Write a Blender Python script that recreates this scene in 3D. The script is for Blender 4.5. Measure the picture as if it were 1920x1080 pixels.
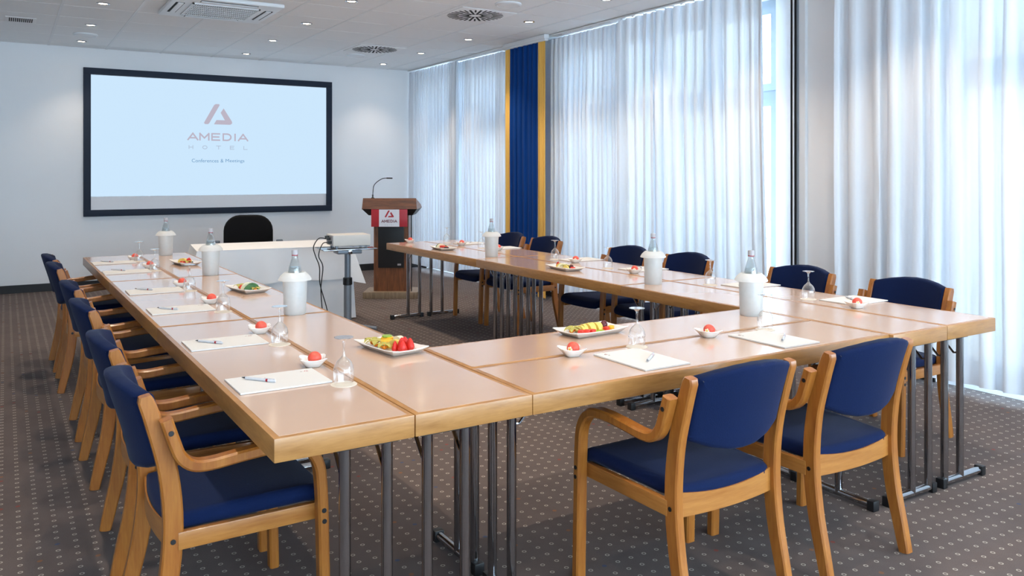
import bpy, bmesh, math, random
from math import sin, cos, pi, radians, sqrt, atan2, hypot
from mathutils import Vector, Matrix, noise

# ------------------------------------------------------------------ scene, camera, world, light
for o in list(bpy.data.objects):
    bpy.data.objects.remove(o)
sc = bpy.context.scene
COL = sc.collection
random.seed(7)

F_PX, YAW, HOR, CAM_H = 1537.32, 0.5536, 325.94, 1.425
cam_d = bpy.data.cameras.new('camera')
cam_d.sensor_width = 36.0
cam_d.lens = F_PX / 1920 * 36.0
cam_d.shift_y = -(540 - HOR) / 1920
cam_d.clip_end = 200
cam = bpy.data.objects.new('camera', cam_d)
COL.objects.link(cam)
cam.location = (0, 0, CAM_H)
cam.rotation_euler = (pi / 2, 0, -YAW)
sc.camera = cam

sc.view_settings.view_transform = 'Standard'
sc.view_settings.look = 'None'
sc.view_settings.gamma = 1.0
sc.view_settings.use_curve_mapping = False
sc.view_settings.exposure = 1.36

SKY = 8.0
w = bpy.data.worlds.new('world'); sc.world = w; w.use_nodes = True
bg = w.node_tree.nodes['Background']
bg.inputs[0].default_value = (0.64, 0.82, 1.0, 1)
bg.inputs[1].default_value = SKY

LAMP_W = 23.0
LAMP_COL = (1.0, 0.83, 0.64)

# room dimensions (metres); camera stands at x=0, y=0
YB, YN = 11.443, -5.42           # back wall, wall behind the camera
XL, XR = -2.3, 5.42              # left wall, inner face of the window wall
ZC = 2.991                       # ceiling
ZT = 0.747                       # table top
WINS = [(8.66, 11.22), (4.62, 7.68), (0.9, 3.25), (-4.9, -0.2)]   # the last one is added behind the camera, uncurtained, for fill light
FILL_WINS = [(-1.95, 1.4), (1.8, 5.1)]   # unseen uncurtained openings added in the wall behind the camera for fill light

# ------------------------------------------------------------------ material helpers
def S(r, g, b):
    f = lambda c: ((c / 255) / 12.92 if c / 255 <= 0.04045 else ((c / 255 + 0.055) / 1.055) ** 2.4)
    return (f(r), f(g), f(b), 1)

class NT:
    def __init__(s, name):
        s.m = bpy.data.materials.new(name); s.m.use_nodes = True
        s.t = s.m.node_tree; s.n = s.t.nodes
        s.b = s.n['Principled BSDF']; s.out = s.n['Material Output']
    def new(s, typ, **kw):
        n = s.n.new(typ)
        for k, v in kw.items():
            if k.startswith('i'):
                n.inputs[int(k[1:])].default_value = v
            else:
                setattr(n, k, v)
        return n
    def link(s, a, b): s.t.links.new(a, b)
    def math(s, op, a, b=None, c=None, clamp=False):
        n = s.n.new('ShaderNodeMath'); n.operation = op; n.use_clamp = clamp
        for i, v in enumerate((a, b, c)):
            if v is None: continue
            if hasattr(v, 'links'): s.link(v, n.inputs[i])
            else: n.inputs[i].default_value = v
        return n.outputs[0]
    def mix(s, fac, a, b):
        n = s.n.new('ShaderNodeMix'); n.data_type = 'RGBA'
        for i, v in ((0, fac), (6, a), (7, b)):
            if hasattr(v, 'links'): s.link(v, n.inputs[i])
            else: n.inputs[i].default_value = v
        return n.outputs[2]
    def coords(s, scale=(1, 1, 1)):
        tc = s.n.new('ShaderNodeTexCoord'); mp = s.n.new('ShaderNodeMapping')
        mp.inputs['Scale'].default_value = scale
        s.link(tc.outputs['Object'], mp.inputs[0]); return mp.outputs[0]
    def noise(s, vec, scale, detail=3, rough=0.5, dist=0.0):
        n = s.n.new('ShaderNodeTexNoise'); n.inputs['Scale'].default_value = scale
        n.inputs['Detail'].default_value = detail; n.inputs['Roughness'].default_value = rough
        n.inputs['Distortion'].default_value = dist
        if vec is not None: s.link(vec, n.inputs['Vector'])
        return n.outputs[0]
    def bump(s, h, strength, dist=0.01):
        n = s.n.new('ShaderNodeBump'); n.inputs['Strength'].default_value = strength
        n.inputs['Distance'].default_value = dist; s.link(h, n.inputs['Height'])
        s.link(n.outputs[0], s.b.inputs['Normal'])

def plain(name, col, rough=0.5, metal=0.0, spec=0.5, var=0.06, nscale=30, bump=0.0, coat=0.0):
    t = NT(name); t.b.inputs['Roughness'].default_value = rough
    t.b.inputs['Metallic'].default_value = metal
    t.b.inputs['Specular IOR Level'].default_value = spec
    t.b.inputs['Coat Weight'].default_value = coat
    t.b.inputs['Coat Roughness'].default_value = 0.1
    f = t.noise(t.coords(), nscale, 3)
    d = tuple(c * (1 - var) for c in col[:3]) + (1,)
    l = tuple(min(1, c * (1 + var)) for c in col[:3]) + (1,)
    t.link(t.mix(f, d, l), t.b.inputs['Base Color'])
    if bump: t.bump(f, bump)
    return t.m

def wood(name, c1, c2, rough=0.35, stretch=(14, 14, 1.4), scale=3.0, coat=0.25):
    t = NT(name); t.b.inputs['Roughness'].default_value = rough
    t.b.inputs['Coat Weight'].default_value = coat; t.b.inputs['Coat Roughness'].default_value = 0.18
    v = t.coords(stretch)
    a = t.noise(v, scale, 4, 0.6, 0.4)
    b = t.noise(v, scale * 5, 2, 0.5)
    f = t.math('ADD', t.math('MULTIPLY', a, 0.75), t.math('MULTIPLY', b, 0.25))
    r = t.new('ShaderNodeValToRGB'); t.link(f, r.inputs[0])
    r.color_ramp.elements[0].position = 0.32; r.color_ramp.elements[0].color = c1
    r.color_ramp.elements[1].position = 0.68; r.color_ramp.elements[1].color = c2
    t.link(r.outputs[0], t.b.inputs['Base Color'])
    return t.m

def emis(name, col, strength):
    t = NT(name); t.b.inputs['Base Color'].default_value = (0, 0, 0, 1)
    t.b.inputs['Roughness'].default_value = 0.9
    t.b.inputs['Specular IOR Level'].default_value = 0.1
    t.b.inputs['Emission Color'].default_value = col
    t.b.inputs['Emission Strength'].default_value = strength
    return t.m

def sheer_mat(name, tint, trans):
    t = NT(name)
    d = t.new('ShaderNodeBsdfDiffuse'); d.inputs[0].default_value = tint
    tl = t.new('ShaderNodeBsdfTranslucent'); tl.inputs[0].default_value = tint
    tp = t.new('ShaderNodeBsdfTransparent'); tp.inputs[0].default_value = (1, 1, 1, 1)
    m1 = t.new('ShaderNodeMixShader'); m1.inputs[0].default_value = 0.048
    t.link(d.outputs[0], m1.inputs[1]); t.link(tl.outputs[0], m1.inputs[2])
    lw = t.new('ShaderNodeLayerWeight'); lw.inputs[0].default_value = 0.35
    weave = t.noise(t.coords((1, 1, 0.15)), 60, 2)
    f = t.math('MULTIPLY', t.math('SUBTRACT', 1.0, lw.outputs['Facing']), trans)
    f = t.math('MULTIPLY', f, t.math('ADD', 0.8, t.math('MULTIPLY', weave, 0.4)), clamp=True)
    m2 = t.new('ShaderNodeMixShader'); t.link(f, m2.inputs[0])
    t.link(m1.outputs[0], m2.inputs[1]); t.link(tp.outputs[0], m2.inputs[2])
    t.link(m2.outputs[0], t.out.inputs[0])
    return t.m

def thin_glass(name, tint=(1, 1, 1, 1), refl=0.9, blend=0.5):
    t = NT(name)
    tp = t.new('ShaderNodeBsdfTransparent'); tp.inputs[0].default_value = tint
    g = t.new('ShaderNodeBsdfGlossy'); g.inputs[0].default_value = (refl, refl, refl, 1); g.inputs[1].default_value = 0.02
    lw = t.new('ShaderNodeLayerWeight'); lw.inputs[0].default_value = blend
    wv = t.noise(t.coords(), 9, 1)
    f = t.math('ADD', t.math('MULTIPLY', t.math('POWER', lw.outputs['Facing'], 1.7), 0.85), t.math('ADD', 0.085, t.math('MULTIPLY', wv, 0.02)), clamp=True)
    m = t.new('ShaderNodeMixShader'); t.link(f, m.inputs[0])
    t.link(tp.outputs[0], m.inputs[1]); t.link(g.outputs[0], m.inputs[2])
    t.link(m.outputs[0], t.out.inputs[0])
    return t.m

def frosted(name):
    t = NT(name)
    d = t.new('ShaderNodeBsdfDiffuse'); d.inputs[0].default_value = (0.95, 0.95, 0.94, 1)
    tl = t.new('ShaderNodeBsdfTranslucent'); tl.inputs[0].default_value = (0.96, 0.97, 0.96, 1)
    tp = t.new('ShaderNodeBsdfTransparent'); tp.inputs[0].default_value = (0.95, 0.96, 0.96, 1)
    g = t.new('ShaderNodeBsdfGlossy'); g.inputs[1].default_value = 0.35
    m1 = t.new('ShaderNodeMixShader'); m1.inputs[0].default_value = 0.55
    t.link(d.outputs[0], m1.inputs[1]); t.link(tl.outputs[0], m1.inputs[2])
    m2 = t.new('ShaderNodeMixShader'); f = t.math('ADD', 0.16, t.math('MULTIPLY', t.noise(t.coords(), 40, 2), 0.08))
    t.link(f, m2.inputs[0]); t.link(m1.outputs[0], m2.inputs[1]); t.link(tp.outputs[0], m2.inputs[2])
    m3 = t.new('ShaderNodeMixShader'); m3.inputs[0].default_value = 0.06
    t.link(m2.outputs[0], m3.inputs[1]); t.link(g.outputs[0], m3.inputs[2])
    t.link(m3.outputs[0], t.out.inputs[0])
    return t.m

def fabric(name, c, rough=0.9, var=0.25, scale=220):
    t = NT(name); t.b.inputs['Roughness'].default_value = rough
    t.b.inputs['Specular IOR Level'].default_value = 0.2
    t.b.inputs['Sheen Weight'].default_value = 0.05
    t.b.inputs['Sheen Roughness'].default_value = 0.4
    a = t.noise(t.coords(), scale, 2, 0.6)
    b = t.noise(t.coords(), 7, 3, 0.6)
    f = t.math('ADD', t.math('MULTIPLY', a, 0.7), t.math('MULTIPLY', b, 0.3))
    t.link(t.mix(f, tuple(x * (1 - var) for x in c[:3]) + (1,), tuple(x * (1 + var) for x in c[:3]) + (1,)), t.b.inputs['Base Color'])
    t.bump(a, 0.25, 0.002)
    return t.m

def carpet_mat():
    t = NT('carpet'); t.b.inputs['Roughness'].default_value = 0.95
    t.b.inputs['Specular IOR Level'].default_value = 0.15
    tc = t.new('ShaderNodeTexCoord'); P = 0.0623
    sub = t.new('ShaderNodeVectorMath', operation='SUBTRACT'); t.link(tc.outputs['Object'], sub.inputs[0])
    sub.inputs[1].default_value = (0.046 - P / 2, 3.480 - P / 2, 0)
    div = t.new('ShaderNodeVectorMath', operation='DIVIDE'); t.link(sub.outputs[0], div.inputs[0]); div.inputs[1].default_value = (P, P, 1)
    fl = t.new('ShaderNodeVectorMath', operation='FLOOR'); t.link(div.outputs[0], fl.inputs[0])
    wn = t.new('ShaderNodeTexWhiteNoise'); wn.noise_dimensions = '2D'; t.link(fl.outputs[0], wn.inputs['Vector'])
    sx = t.new('ShaderNodeSeparateXYZ'); t.link(div.outputs[0], sx.inputs[0])
    jit = t.noise(tc.outputs['Object'], 900, 1)
    fx = t.math('SUBTRACT', t.math('FRACT', sx.outputs[0]), 0.5)
    fy = t.math('SUBTRACT', t.math('FRACT', sx.outputs[1]), 0.5)
    r = t.math('SQRT', t.math('ADD', t.math('MULTIPLY', fx, fx), t.math('MULTIPLY', fy, fy)))
    r = t.math('ADD', r, t.math('MULTIPLY', t.math('SUBTRACT', jit, 0.5), 0.03))
    ring = t.math('LESS_THAN', t.math('ABSOLUTE', t.math('SUBTRACT', r, 0.112)), 0.026)
    blob = t.math('LESS_THAN', r, 0.15)
    special = t.math('GREATER_THAN', wn.outputs[0], 0.955)
    ring = t.math('MULTIPLY', ring, t.math('SUBTRACT', 1.0, special))
    fine = t.noise(tc.outputs['Object'], 420, 2, 0.7)
    big = t.noise(tc.outputs['Object'], 3.5, 4, 0.6)
    mott = t.math('ADD', t.math('MULTIPLY', fine, 0.6), t.math('MULTIPLY', big, 0.4))
    base = t.mix(mott, S(56, 50, 50), S(130, 117, 113))
    rp = t.new('ShaderNodeValToRGB'); rp.color_ramp.interpolation = 'CONSTANT'
    e = rp.color_ramp.elements; e[0].color = S(150, 62, 52); e[1].position = 0.33; e[1].color = S(58, 84, 122)
    x = e.new(0.62); x.color = S(150, 98, 60)
    sc2 = t.new('ShaderNodeSeparateColor'); t.link(wn.outputs['Color'], sc2.inputs[0]); t.link(sc2.outputs[1], rp.inputs[0])
    base = t.mix(t.math('MULTIPLY', ring, 0.66), base, S(215, 205, 192))
    base = t.mix(t.math('MULTIPLY', t.math('MULTIPLY', blob, special), 0.6), base, rp.outputs[0])
    t.link(base, t.b.inputs['Base Color']); t.bump(fine, 0.5, 0.004)
    return t.m

M = {}
M['wall'] = plain('wall_paint', (0.90, 0.90, 0.91, 1), 0.8, var=0.012, nscale=4)
M['tile'] = plain('ceiling_tile', (0.93, 0.93, 0.93, 1), 0.9, var=0.02, nscale=140, bump=0.05)
M['tbar'] = plain('ceiling_bar', (0.88, 0.89, 0.90, 1), 0.5, var=0.02)
M['joint'] = plain('ceiling_joint', (0.22, 0.23, 0.25, 1), 0.7)
M['carpet'] = carpet_mat()
M['base'] = plain('baseboard_black', S(26, 24, 26), 0.5)
M['white'] = plain('white_enamel', (0.83, 0.85, 0.87, 1), 0.4, var=0.02)
M['frame_white'] = plain('window_grey', (0.30, 0.345, 0.40, 1), 0.35, var=0.02)
M['beech'] = wood('beech_honey', S(146, 82, 28), S(176, 112, 46), 0.32)
M['beech_h'] = wood('beech_honey_across', S(152, 90, 34), S(182, 122, 58), 0.35, stretch=(1.4, 1.4, 14))
M['edge'] = wood('beech_edge', S(152, 102, 50), S(184, 132, 74), 0.35, stretch=(2.0, 2.0, 16), scale=2.5)
M['laminate'] = plain('maple_laminate', S(208, 172, 145), 0.2, var=0.03, nscale=5, coat=0.6, spec=0.6)
M['navy'] = fabric('navy_upholstery', S(3, 22, 60))
M['chrome'] = plain('chrome', (0.42, 0.43, 0.45, 1), 0.1, 1.0, var=0.02)
M['steel'] = plain('satin_steel', (0.40, 0.405, 0.42, 1), 0.1, 1.0, var=0.03)
M['black'] = plain('black_plastic', S(18, 18, 20), 0.45)
M['blackfab'] = fabric('black_fabric', S(13, 13, 15))
M['sheer'] = sheer_mat('sheer_voile', (0.84, 0.88, 0.94, 1), 0.016)
M['blue'] = fabric('royal_blue_drape', S(4, 62, 135), var=0.1)
M['yellow'] = fabric('yellow_drape_band', S(250, 200, 104), var=0.06)
M['glass'] = thin_glass('clear_glass', (0.98, 0.99, 0.99, 1), 0.95, 0.5)
M['bottle'] = thin_glass('bottle_glass', (0.84, 0.87, 0.87, 1), 0.95, 0.5)
M['pane'] = thin_glass('window_pane', (0.96, 0.98, 0.98, 1), 0.9, 0.4)
M['frost'] = frosted('frosted_plastic')
M['porcelain'] = plain('porcelain', (0.84, 0.82, 0.79, 1), 0.18, var=0.015, coat=0.3)
M['paper'] = plain('paper', (0.70, 0.685, 0.665, 1), 0.75, var=0.01)
M['card'] = plain('pad_backing', S(120, 108, 96), 0.8)
M['coaster'] = plain('paper_coaster', S(226, 214, 198), 0.6, var=0.02)
M['penwhite'] = plain('pen_white', (0.62, 0.62, 0.65, 1), 0.25)
M['penred'] = plain('pen_red', S(160, 24, 36), 0.3)
M['screen'] = emis('projected_image', (0.60, 0.79, 0.97, 1), 0.395)
M['scrgrey'] = plain('screen_cloth', S(240, 240, 243), 0.8, var=0.01)
M['scrframe'] = plain('screen_frame_velvet', S(6, 27, 50), 0.65)
M['logo_scr'] = emis('projected_logo', (0.50, 0.46, 0.55, 1), 0.395)
M['logo_pale'] = emis('projected_pale', (0.46, 0.55, 0.68, 1), 0.395)
M['logo_blue'] = emis('projected_blue', (0.16, 0.33, 0.54, 1), 0.395)
M['walnut'] = wood('walnut_veneer', S(82, 46, 22), S(146, 88, 48), 0.4)
M['walnut_h'] = wood('walnut_veneer_across', S(84, 48, 26), S(148, 90, 52), 0.4, stretch=(1.2, 1.2, 14))
M['plinth'] = wood('plinth_oak', S(118, 98, 76), S(158, 138, 112), 0.55)
M['signred'] = plain('sign_red', S(176, 32, 44), 0.4)
M['signwhite'] = plain('sign_white', S(222, 222, 228), 0.4, var=0.01)
M['maroon'] = plain('sign_maroon', S(112, 34, 44), 0.45)
M['signgrey'] = plain('sign_grey', S(176, 172, 176), 0.45)
M['cloth'] = plain('table_linen', (0.80, 0.80, 0.81, 1), 0.85, var=0.02, nscale=12)
M['proj'] = plain('projector_beige', S(214, 208, 200), 0.45, var=0.02)
M['grey'] = plain('grey_metal', S(128, 134, 142), 0.35, 0.3)
M['slot'] = plain('dark_slot', S(12, 12, 14), 0.8)
M['lamp'] = emis('lamp_glow', (1.0, 0.85, 0.62, 1), 14.0)
M['facade'] = plain('facade_plaster', S(236, 226, 206), 0.9)
M['facwin'] = plain('facade_window', S(150, 170, 190), 0.3)
M['red'] = plain('coral_fruit', S(226, 84, 64), 0.42, var=0.15, nscale=70, bump=0.2)
M['strawb'] = plain('strawberry', S(206, 34, 20), 0.35, var=0.3, nscale=160, bump=0.3)
M['strawcut'] = plain('strawberry_cut', S(236, 92, 60), 0.35, var=0.2, nscale=60)
M['pine'] = plain('pineapple', S(236, 206, 104), 0.4, var=0.12, nscale=80)
M['kiwi'] = plain('kiwi', S(140, 176, 52), 0.35, var=0.25, nscale=120)
M['mango'] = plain('mango', S(244, 184, 40), 0.35, var=0.1)
M['melon'] = plain('watermelon', S(226, 62, 44), 0.35, var=0.2, nscale=90)
M['husk'] = plain('physalis_husk', S(178, 170, 84), 0.7, var=0.25, nscale=60)
M['orange'] = plain('physalis_orange', S(244, 140, 32), 0.3)
M['cream'] = plain('melon_cream', S(238, 230, 196), 0.4)
M['green'] = plain('green_rind', S(60, 110, 52), 0.45, var=0.3)
M['plum'] = plain('plum_skin', S(88, 22, 34), 0.3)
M['grape'] = plain('dark_grape', S(42, 18, 34), 0.25)

# ------------------------------------------------------------------ mesh helpers
class MB:
    def __init__(s): s.v = []; s.f = []
    def add(s, vs, fs):
        o = len(s.v); s.v += [tuple(v) for v in vs]; s.f += [tuple(i + o for i in f) for f in fs]; return s
    def box(s, x0, x1, y0, y1, z0, z1, bev=0.0):
        if bev <= 0:
            return s.add([(x, y, z) for x in (x0, x1) for y in (y0, y1) for z in (z0, z1)],
                         [(0, 1, 3, 2), (4, 6, 7, 5), (0, 4, 5, 1), (2, 3, 7, 6), (0, 2, 6, 4), (1, 5, 7, 3)])
        bm = bmesh.new(); bmesh.ops.create_cube(bm, size=1)
        for v in bm.verts:
            v.co = Vector(((x0 + x1) / 2 + v.co.x * (x1 - x0), (y0 + y1) / 2 + v.co.y * (y1 - y0), (z0 + z1) / 2 + v.co.z * (z1 - z0)))
        bmesh.ops.bevel(bm, geom=bm.edges[:], offset=bev, segments=2, affect='EDGES', profile=0.6)
        bm.verts.index_update()
        s.add([v.co[:] for v in bm.verts], [[v.index for v in f.verts] for f in bm.faces]); bm.free(); return s
    def rings(s, rs, cap0=True, cap1=True, closed=False):
        n = len(rs[0]); vs = [p for r in rs for p in r]; fs = []
        m = len(rs)
        for i in range(m if closed else m - 1):
            for j in range(n):
                a, b = i * n + j, i * n + (j + 1) % n
                c, d = ((i + 1) % m) * n + (j + 1) % n, ((i + 1) % m) * n + j
                fs.append((a, b, c, d))
        if not closed:
            if cap0: fs.append(tuple(reversed(range(n))))
            if cap1: fs.append(tuple((m - 1) * n + j for j in range(n)))
        return s.add(vs, fs)
    def lathe(s, prof, c=(0, 0, 0), n=24, cap0=False, cap1=False):
        return s.rings([[(c[0] + r * cos(2 * pi * j / n), c[1] + r * sin(2 * pi * j / n), c[2] + z) for j in range(n)] for r, z in prof], cap0, cap1)
    def tube(s, pts, r, n=10):
        pts = [Vector(p) for p in pts]; rs = []; ref = None
        for i, p in enumerate(pts):
            t = (pts[min(i + 1, len(pts) - 1)] - pts[max(i - 1, 0)]).normalized()
            if ref is None: ref = t.orthogonal().normalized()
            ref = (ref - t * ref.dot(t)).normalized(); b = t.cross(ref)
            rr = r[i] if isinstance(r, (list, tuple)) else r
            rs.append([tuple(p + (ref * cos(2 * pi * k / n) + b * sin(2 * pi * k / n)) * rr) for k in range(n)])
        return s.rings(rs)
    def ribbon(s, path, xc, wx, th, bev=0.005):
        """bent strip: path of (y, z), width wx along x, thickness th (number or list) in the y-z plane"""
        rs = []
        for i, (y, z) in enumerate(path):
            a, b = path[max(i - 1, 0)], path[min(i + 1, len(path) - 1)]
            ty, tz = b[0] - a[0], b[1] - a[1]; L = hypot(ty, tz); ny, nz = -tz / L, ty / L
            h = (th[i] if isinstance(th, (list, tuple)) else th) / 2; hw = wx / 2; e = bev
            prof = [(-hw + e, -h), (hw - e, -h), (hw, -h + e), (hw, h - e), (hw - e, h), (-hw + e, h), (-hw, h - e), (-hw, -h + e)]
            rs.append([(xc + px, y + ny * q, z + nz * q) for px, q in prof])
        return s.rings(rs)
    def pad(s, outline, z0, z1, r, steps=3):
        """rounded slab over a 2-D outline (counter-clockwise)"""
        n = len(outline); nor = []
        for i in range(n):
            a, b = outline[i - 1], outline[(i + 1) % n]
            tx, ty = b[0] - a[0], b[1] - a[1]; L = hypot(tx, ty) or 1; nor.append((ty / L, -tx / L))
        def ring(off, z): return [(outline[i][0] - nor[i][0] * off, outline[i][1] - nor[i][1] * off, z) for i in range(n)]
        rs = []
        for k in range(steps + 1):
            a = pi / 2 * k / steps; rs.append(ring(r * (1 - sin(a)), z0 + r * (1 - cos(a))))
        for k in range(steps + 1):
            a = pi / 2 * k / steps; rs.append(ring(r * (1 - cos(a)), z1 - r * (1 - sin(a))))
        return s.rings(rs)
    def ball(s, r, c=(0, 0, 0), n=14, m=9, sc=(1, 1, 1)):
        return s.rings([[(c[0] + r * sc[0] * sin(pi * i / m) * cos(2 * pi * j / n), c[1] + r * sc[1] * sin(pi * i / m) * sin(2 * pi * j / n), c[2] - r * sc[2] * cos(pi * i / m)) for j in range(n)] for i in [0.12] + list(range(1, m)) + [m - 0.12]])
    def deform(s, fn): s.v = [tuple(fn(*v)) for v in s.v]; return s
    def mesh(s, name, mat, smooth=35):
        me = bpy.data.meshes.new(name); me.from_pydata(s.v, [], s.f); me.update()
        bm = bmesh.new(); bm.from_mesh(me); bmesh.ops.recalc_face_normals(bm, faces=bm.faces[:]); bm.to_mesh(me); bm.free()
        me.materials.append(M[mat])
        if smooth:
            me.shade_smooth()
            try: me.set_sharp_from_angle(angle=radians(smooth))
            except Exception: pass
        return me
    def build(s, name, mat, parent=None, smooth=35):
        return obj(name, s.mesh(name, mat, smooth), parent)

def obj(name, me, parent=None, loc=None, rz=None):
    o = bpy.data.objects.new(name, me); COL.objects.link(o)
    if parent: o.parent = parent
    if loc: o.location = loc
    if rz is not None: o.rotation_euler[2] = rz
    return o
def tag(o, label, cat, group=None):
    o['label'] = label; o['category'] = cat
    if group: o['group'] = group
    return o
def thing(name, label, cat, loc=(0, 0, 0), rz=0.0, group=None):
    o = bpy.data.objects.new(name, None); COL.objects.link(o)
    o.empty_display_size = 0.1
    o.location = loc; o.rotation_euler[2] = rz
    return tag(o, label, cat, group)
def struct(o): o['kind'] = 'structure'; return o
def kids(o): return [c for c in COL.objects if c.parent == o]
def dup(root, loc, rz, label, group=None):
    def cp(o, par):
        c = o.copy(); COL.objects.link(c)
        if par: c.parent = par
        for k in list(o.children): cp(k, c)
        return c
    r = cp(root, None); r.location = loc; r.rotation_euler[2] = rz; r['label'] = label
    if group: r['group'] = group
    return r
def spline(pts, n=5):
    """Catmull-Rom through 2-D/3-D points"""
    P = [Vector(p) for p in pts]; out = []
    for i in range(len(P) - 1):
        p0, p1, p2, p3 = P[max(i - 1, 0)], P[i], P[i + 1], P[min(i + 2, len(P) - 1)]
        for k in range(n):
            t = k / n
            out.append(tuple(0.5 * ((2 * p1) + (p2 - p0) * t + (2 * p0 - 5 * p1 + 4 * p2 - p3) * t * t + (3 * p1 - p0 - 3 * p2 + p3) * t ** 3)))
    out.append(tuple(P[-1])); return out
def text_mesh(body, size, mat, width=None, extrude=0.0008, bold=0.0, spacing=1.0):
    cu = bpy.data.curves.new('lettering', 'FONT'); cu.body = body; cu.size = size; cu.extrude = extrude
    cu.offset = bold; cu.space_character = spacing; cu.align_x = 'CENTER'; cu.resolution_u = 3
    t = bpy.data.objects.new('lettering', cu); COL.objects.link(t)
    bpy.context.view_layer.update()
    me = bpy.data.meshes.new_from_object(t.evaluated_get(bpy.context.evaluated_depsgraph_get()))
    bpy.data.objects.remove(t); bpy.data.curves.remove(cu)
    xs = [v.co.x for v in me.vertices]; ys = [v.co.y for v in me.vertices]
    sx = width / (max(xs) - min(xs)) if width else 1.0
    cx = (max(xs) + min(xs)) / 2; y0 = min(ys); sy = size / (max(ys) - y0)
    for v in me.vertices: v.co.x = (v.co.x - cx) * sx; v.co.y = (v.co.y - y0) * sy
    me.materials.clear(); me.materials.append(M[mat]); return me
def stroke_text(word, width, height, th, mat, aspect=1.0, gap=0.22, depth=0.0008):
    """plain extended capitals made of even strokes; aspect = letter width / height"""
    arc = lambda cx, cy, rx, ry, a0, a1, n=9: [(cx + rx * cos(a0 + (a1 - a0) * k / n), cy + ry * sin(a0 + (a1 - a0) * k / n)) for k in range(n + 1)]
    G = {'A': [[(0, 0), (.5, 1), (1, 0)], [(.2, .3), (.8, .3)]], 'M': [[(.04, 0), (.04, 1), (.5, .3), (.96, 1), (.96, 0)]], 'E': [[(.9, 0), (.1, 0), (.1, 1), (.9, 1)], [(.1, .5), (.82, .5)]],
         'D': [[(.1, 0), (.1, 1), (.5, 1)] + arc(.5, .5, .42, .5, pi / 2, -pi / 2)[1:] + [(.1, 0)]], 'I': [[(.5, 0), (.5, 1)]], 'H': [[(.1, 0), (.1, 1)], [(.9, 0), (.9, 1)], [(.1, .5), (.9, .5)]],
         'O': [arc(.5, .5, .45, .5, 0, 2 * pi, 18)], 'T': [[(.5, 0), (.5, 1)], [(.05, 1), (.95, 1)]], 'L': [[(.15, 1), (.15, 0), (.9, 0)]]}
    adv = [(0.35 if c == 'I' else 1.0) for c in word]; tot = sum(adv) + gap * (len(word) - 1)
    lw = width / tot; m = MB(); x = -width / 2; h = height - th; k = 0
    for c, a in zip(word, adv):
        for pl_ in G[c]:
            P = [(x + (p[0] - (0.325 if c == 'I' else 0)) * lw * (1 if c != 'I' else 1), th / 2 + p[1] * h) for p in pl_]
            for p, q in zip(P, P[1:]):
                dx, dy = q[0] - p[0], q[1] - p[1]; L = hypot(dx, dy); ex, ey = dx / L * th * 0.45, dy / L * th * 0.45; nx, ny = -dy / L * th / 2, dx / L * th / 2
                z = depth * (1 + 0.02 * (k % 7)); k += 1
                m.add([(p[0] - ex + nx, p[1] - ey + ny, z), (p[0] - ex - nx, p[1] - ey - ny, z), (q[0] + ex - nx, q[1] + ey - ny, z), (q[0] + ex + nx, q[1] + ey + ny, z)], [(0, 1, 2, 3)])
        x += (a + gap) * lw
    return m.mesh('lettering', mat, 0)
ORD = ['nearest the camera', 'second from the camera', 'third from the camera', 'fourth from the camera', 'fifth from the camera', 'farthest from the camera']

# ------------------------------------------------------------------ room shell
struct(MB().box(XL - 0.2, XR + 0.4, YN - 0.4, YB + 0.2, -0.12, 0).build('floor', 'carpet', smooth=0))
wb = struct(MB().box(XL - 0.2, XR + 0.4, YB, YB + 0.15, 0, 3.2).build('wall_back', 'wall', smooth=0))
struct(MB().box(XL - 0.15, XL, YN, YB, 0, 3.2).build('wall_left', 'wall', smooth=0))
wf = MB(); xe = [XL - 0.2] + [x for ww in FILL_WINS for x in ww] + [XR]
for i in range(0, len(xe), 2): wf.box(xe[i], xe[i + 1], YN - 0.32, YN, 0, 3.2)
for a, b in FILL_WINS: wf.box(a, b, YN - 0.32, YN - 0.02, 2.90, 3.2); wf.box(a, b, YN - 0.32, YN - 0.02, 0, 0.06)
struct(wf.build('wall_front', 'wall', smooth=0))
struct(MB().box(XL, XR, YB - 0.018, YB, 0, 0.095).build('baseboard_back', 'base', smooth=0))
struct(MB().box(XL, XL + 0.018, YN, YB - 0.018, 0, 0.095).build('baseboard_left', 'base', smooth=0))
wr = MB(); ys = [YN] + [y for ww in sorted(WINS) for y in ww] + [YB]
for i in range(0, len(ys), 2): wr.box(XR, XR + 0.32, ys[i], ys[i + 1], 0, 3.2)
for a, b in WINS: wr.box(XR + 0.02, XR + 0.32, a, b, 2.90, 3.2); wr.box(XR + 0.02, XR + 0.32, a, b, 0, 0.06)
wright = struct(wr.build('wall_right', 'wall', smooth=0))
bb = MB()
for i in range(0, len(ys), 2): bb.box(XR - 0.016, XR, ys[i], ys[i + 1] - (0.018 if i == 8 else 0), 0, 0.095)
struct(bb.build('baseboard_right', 'base', smooth=0))

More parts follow.
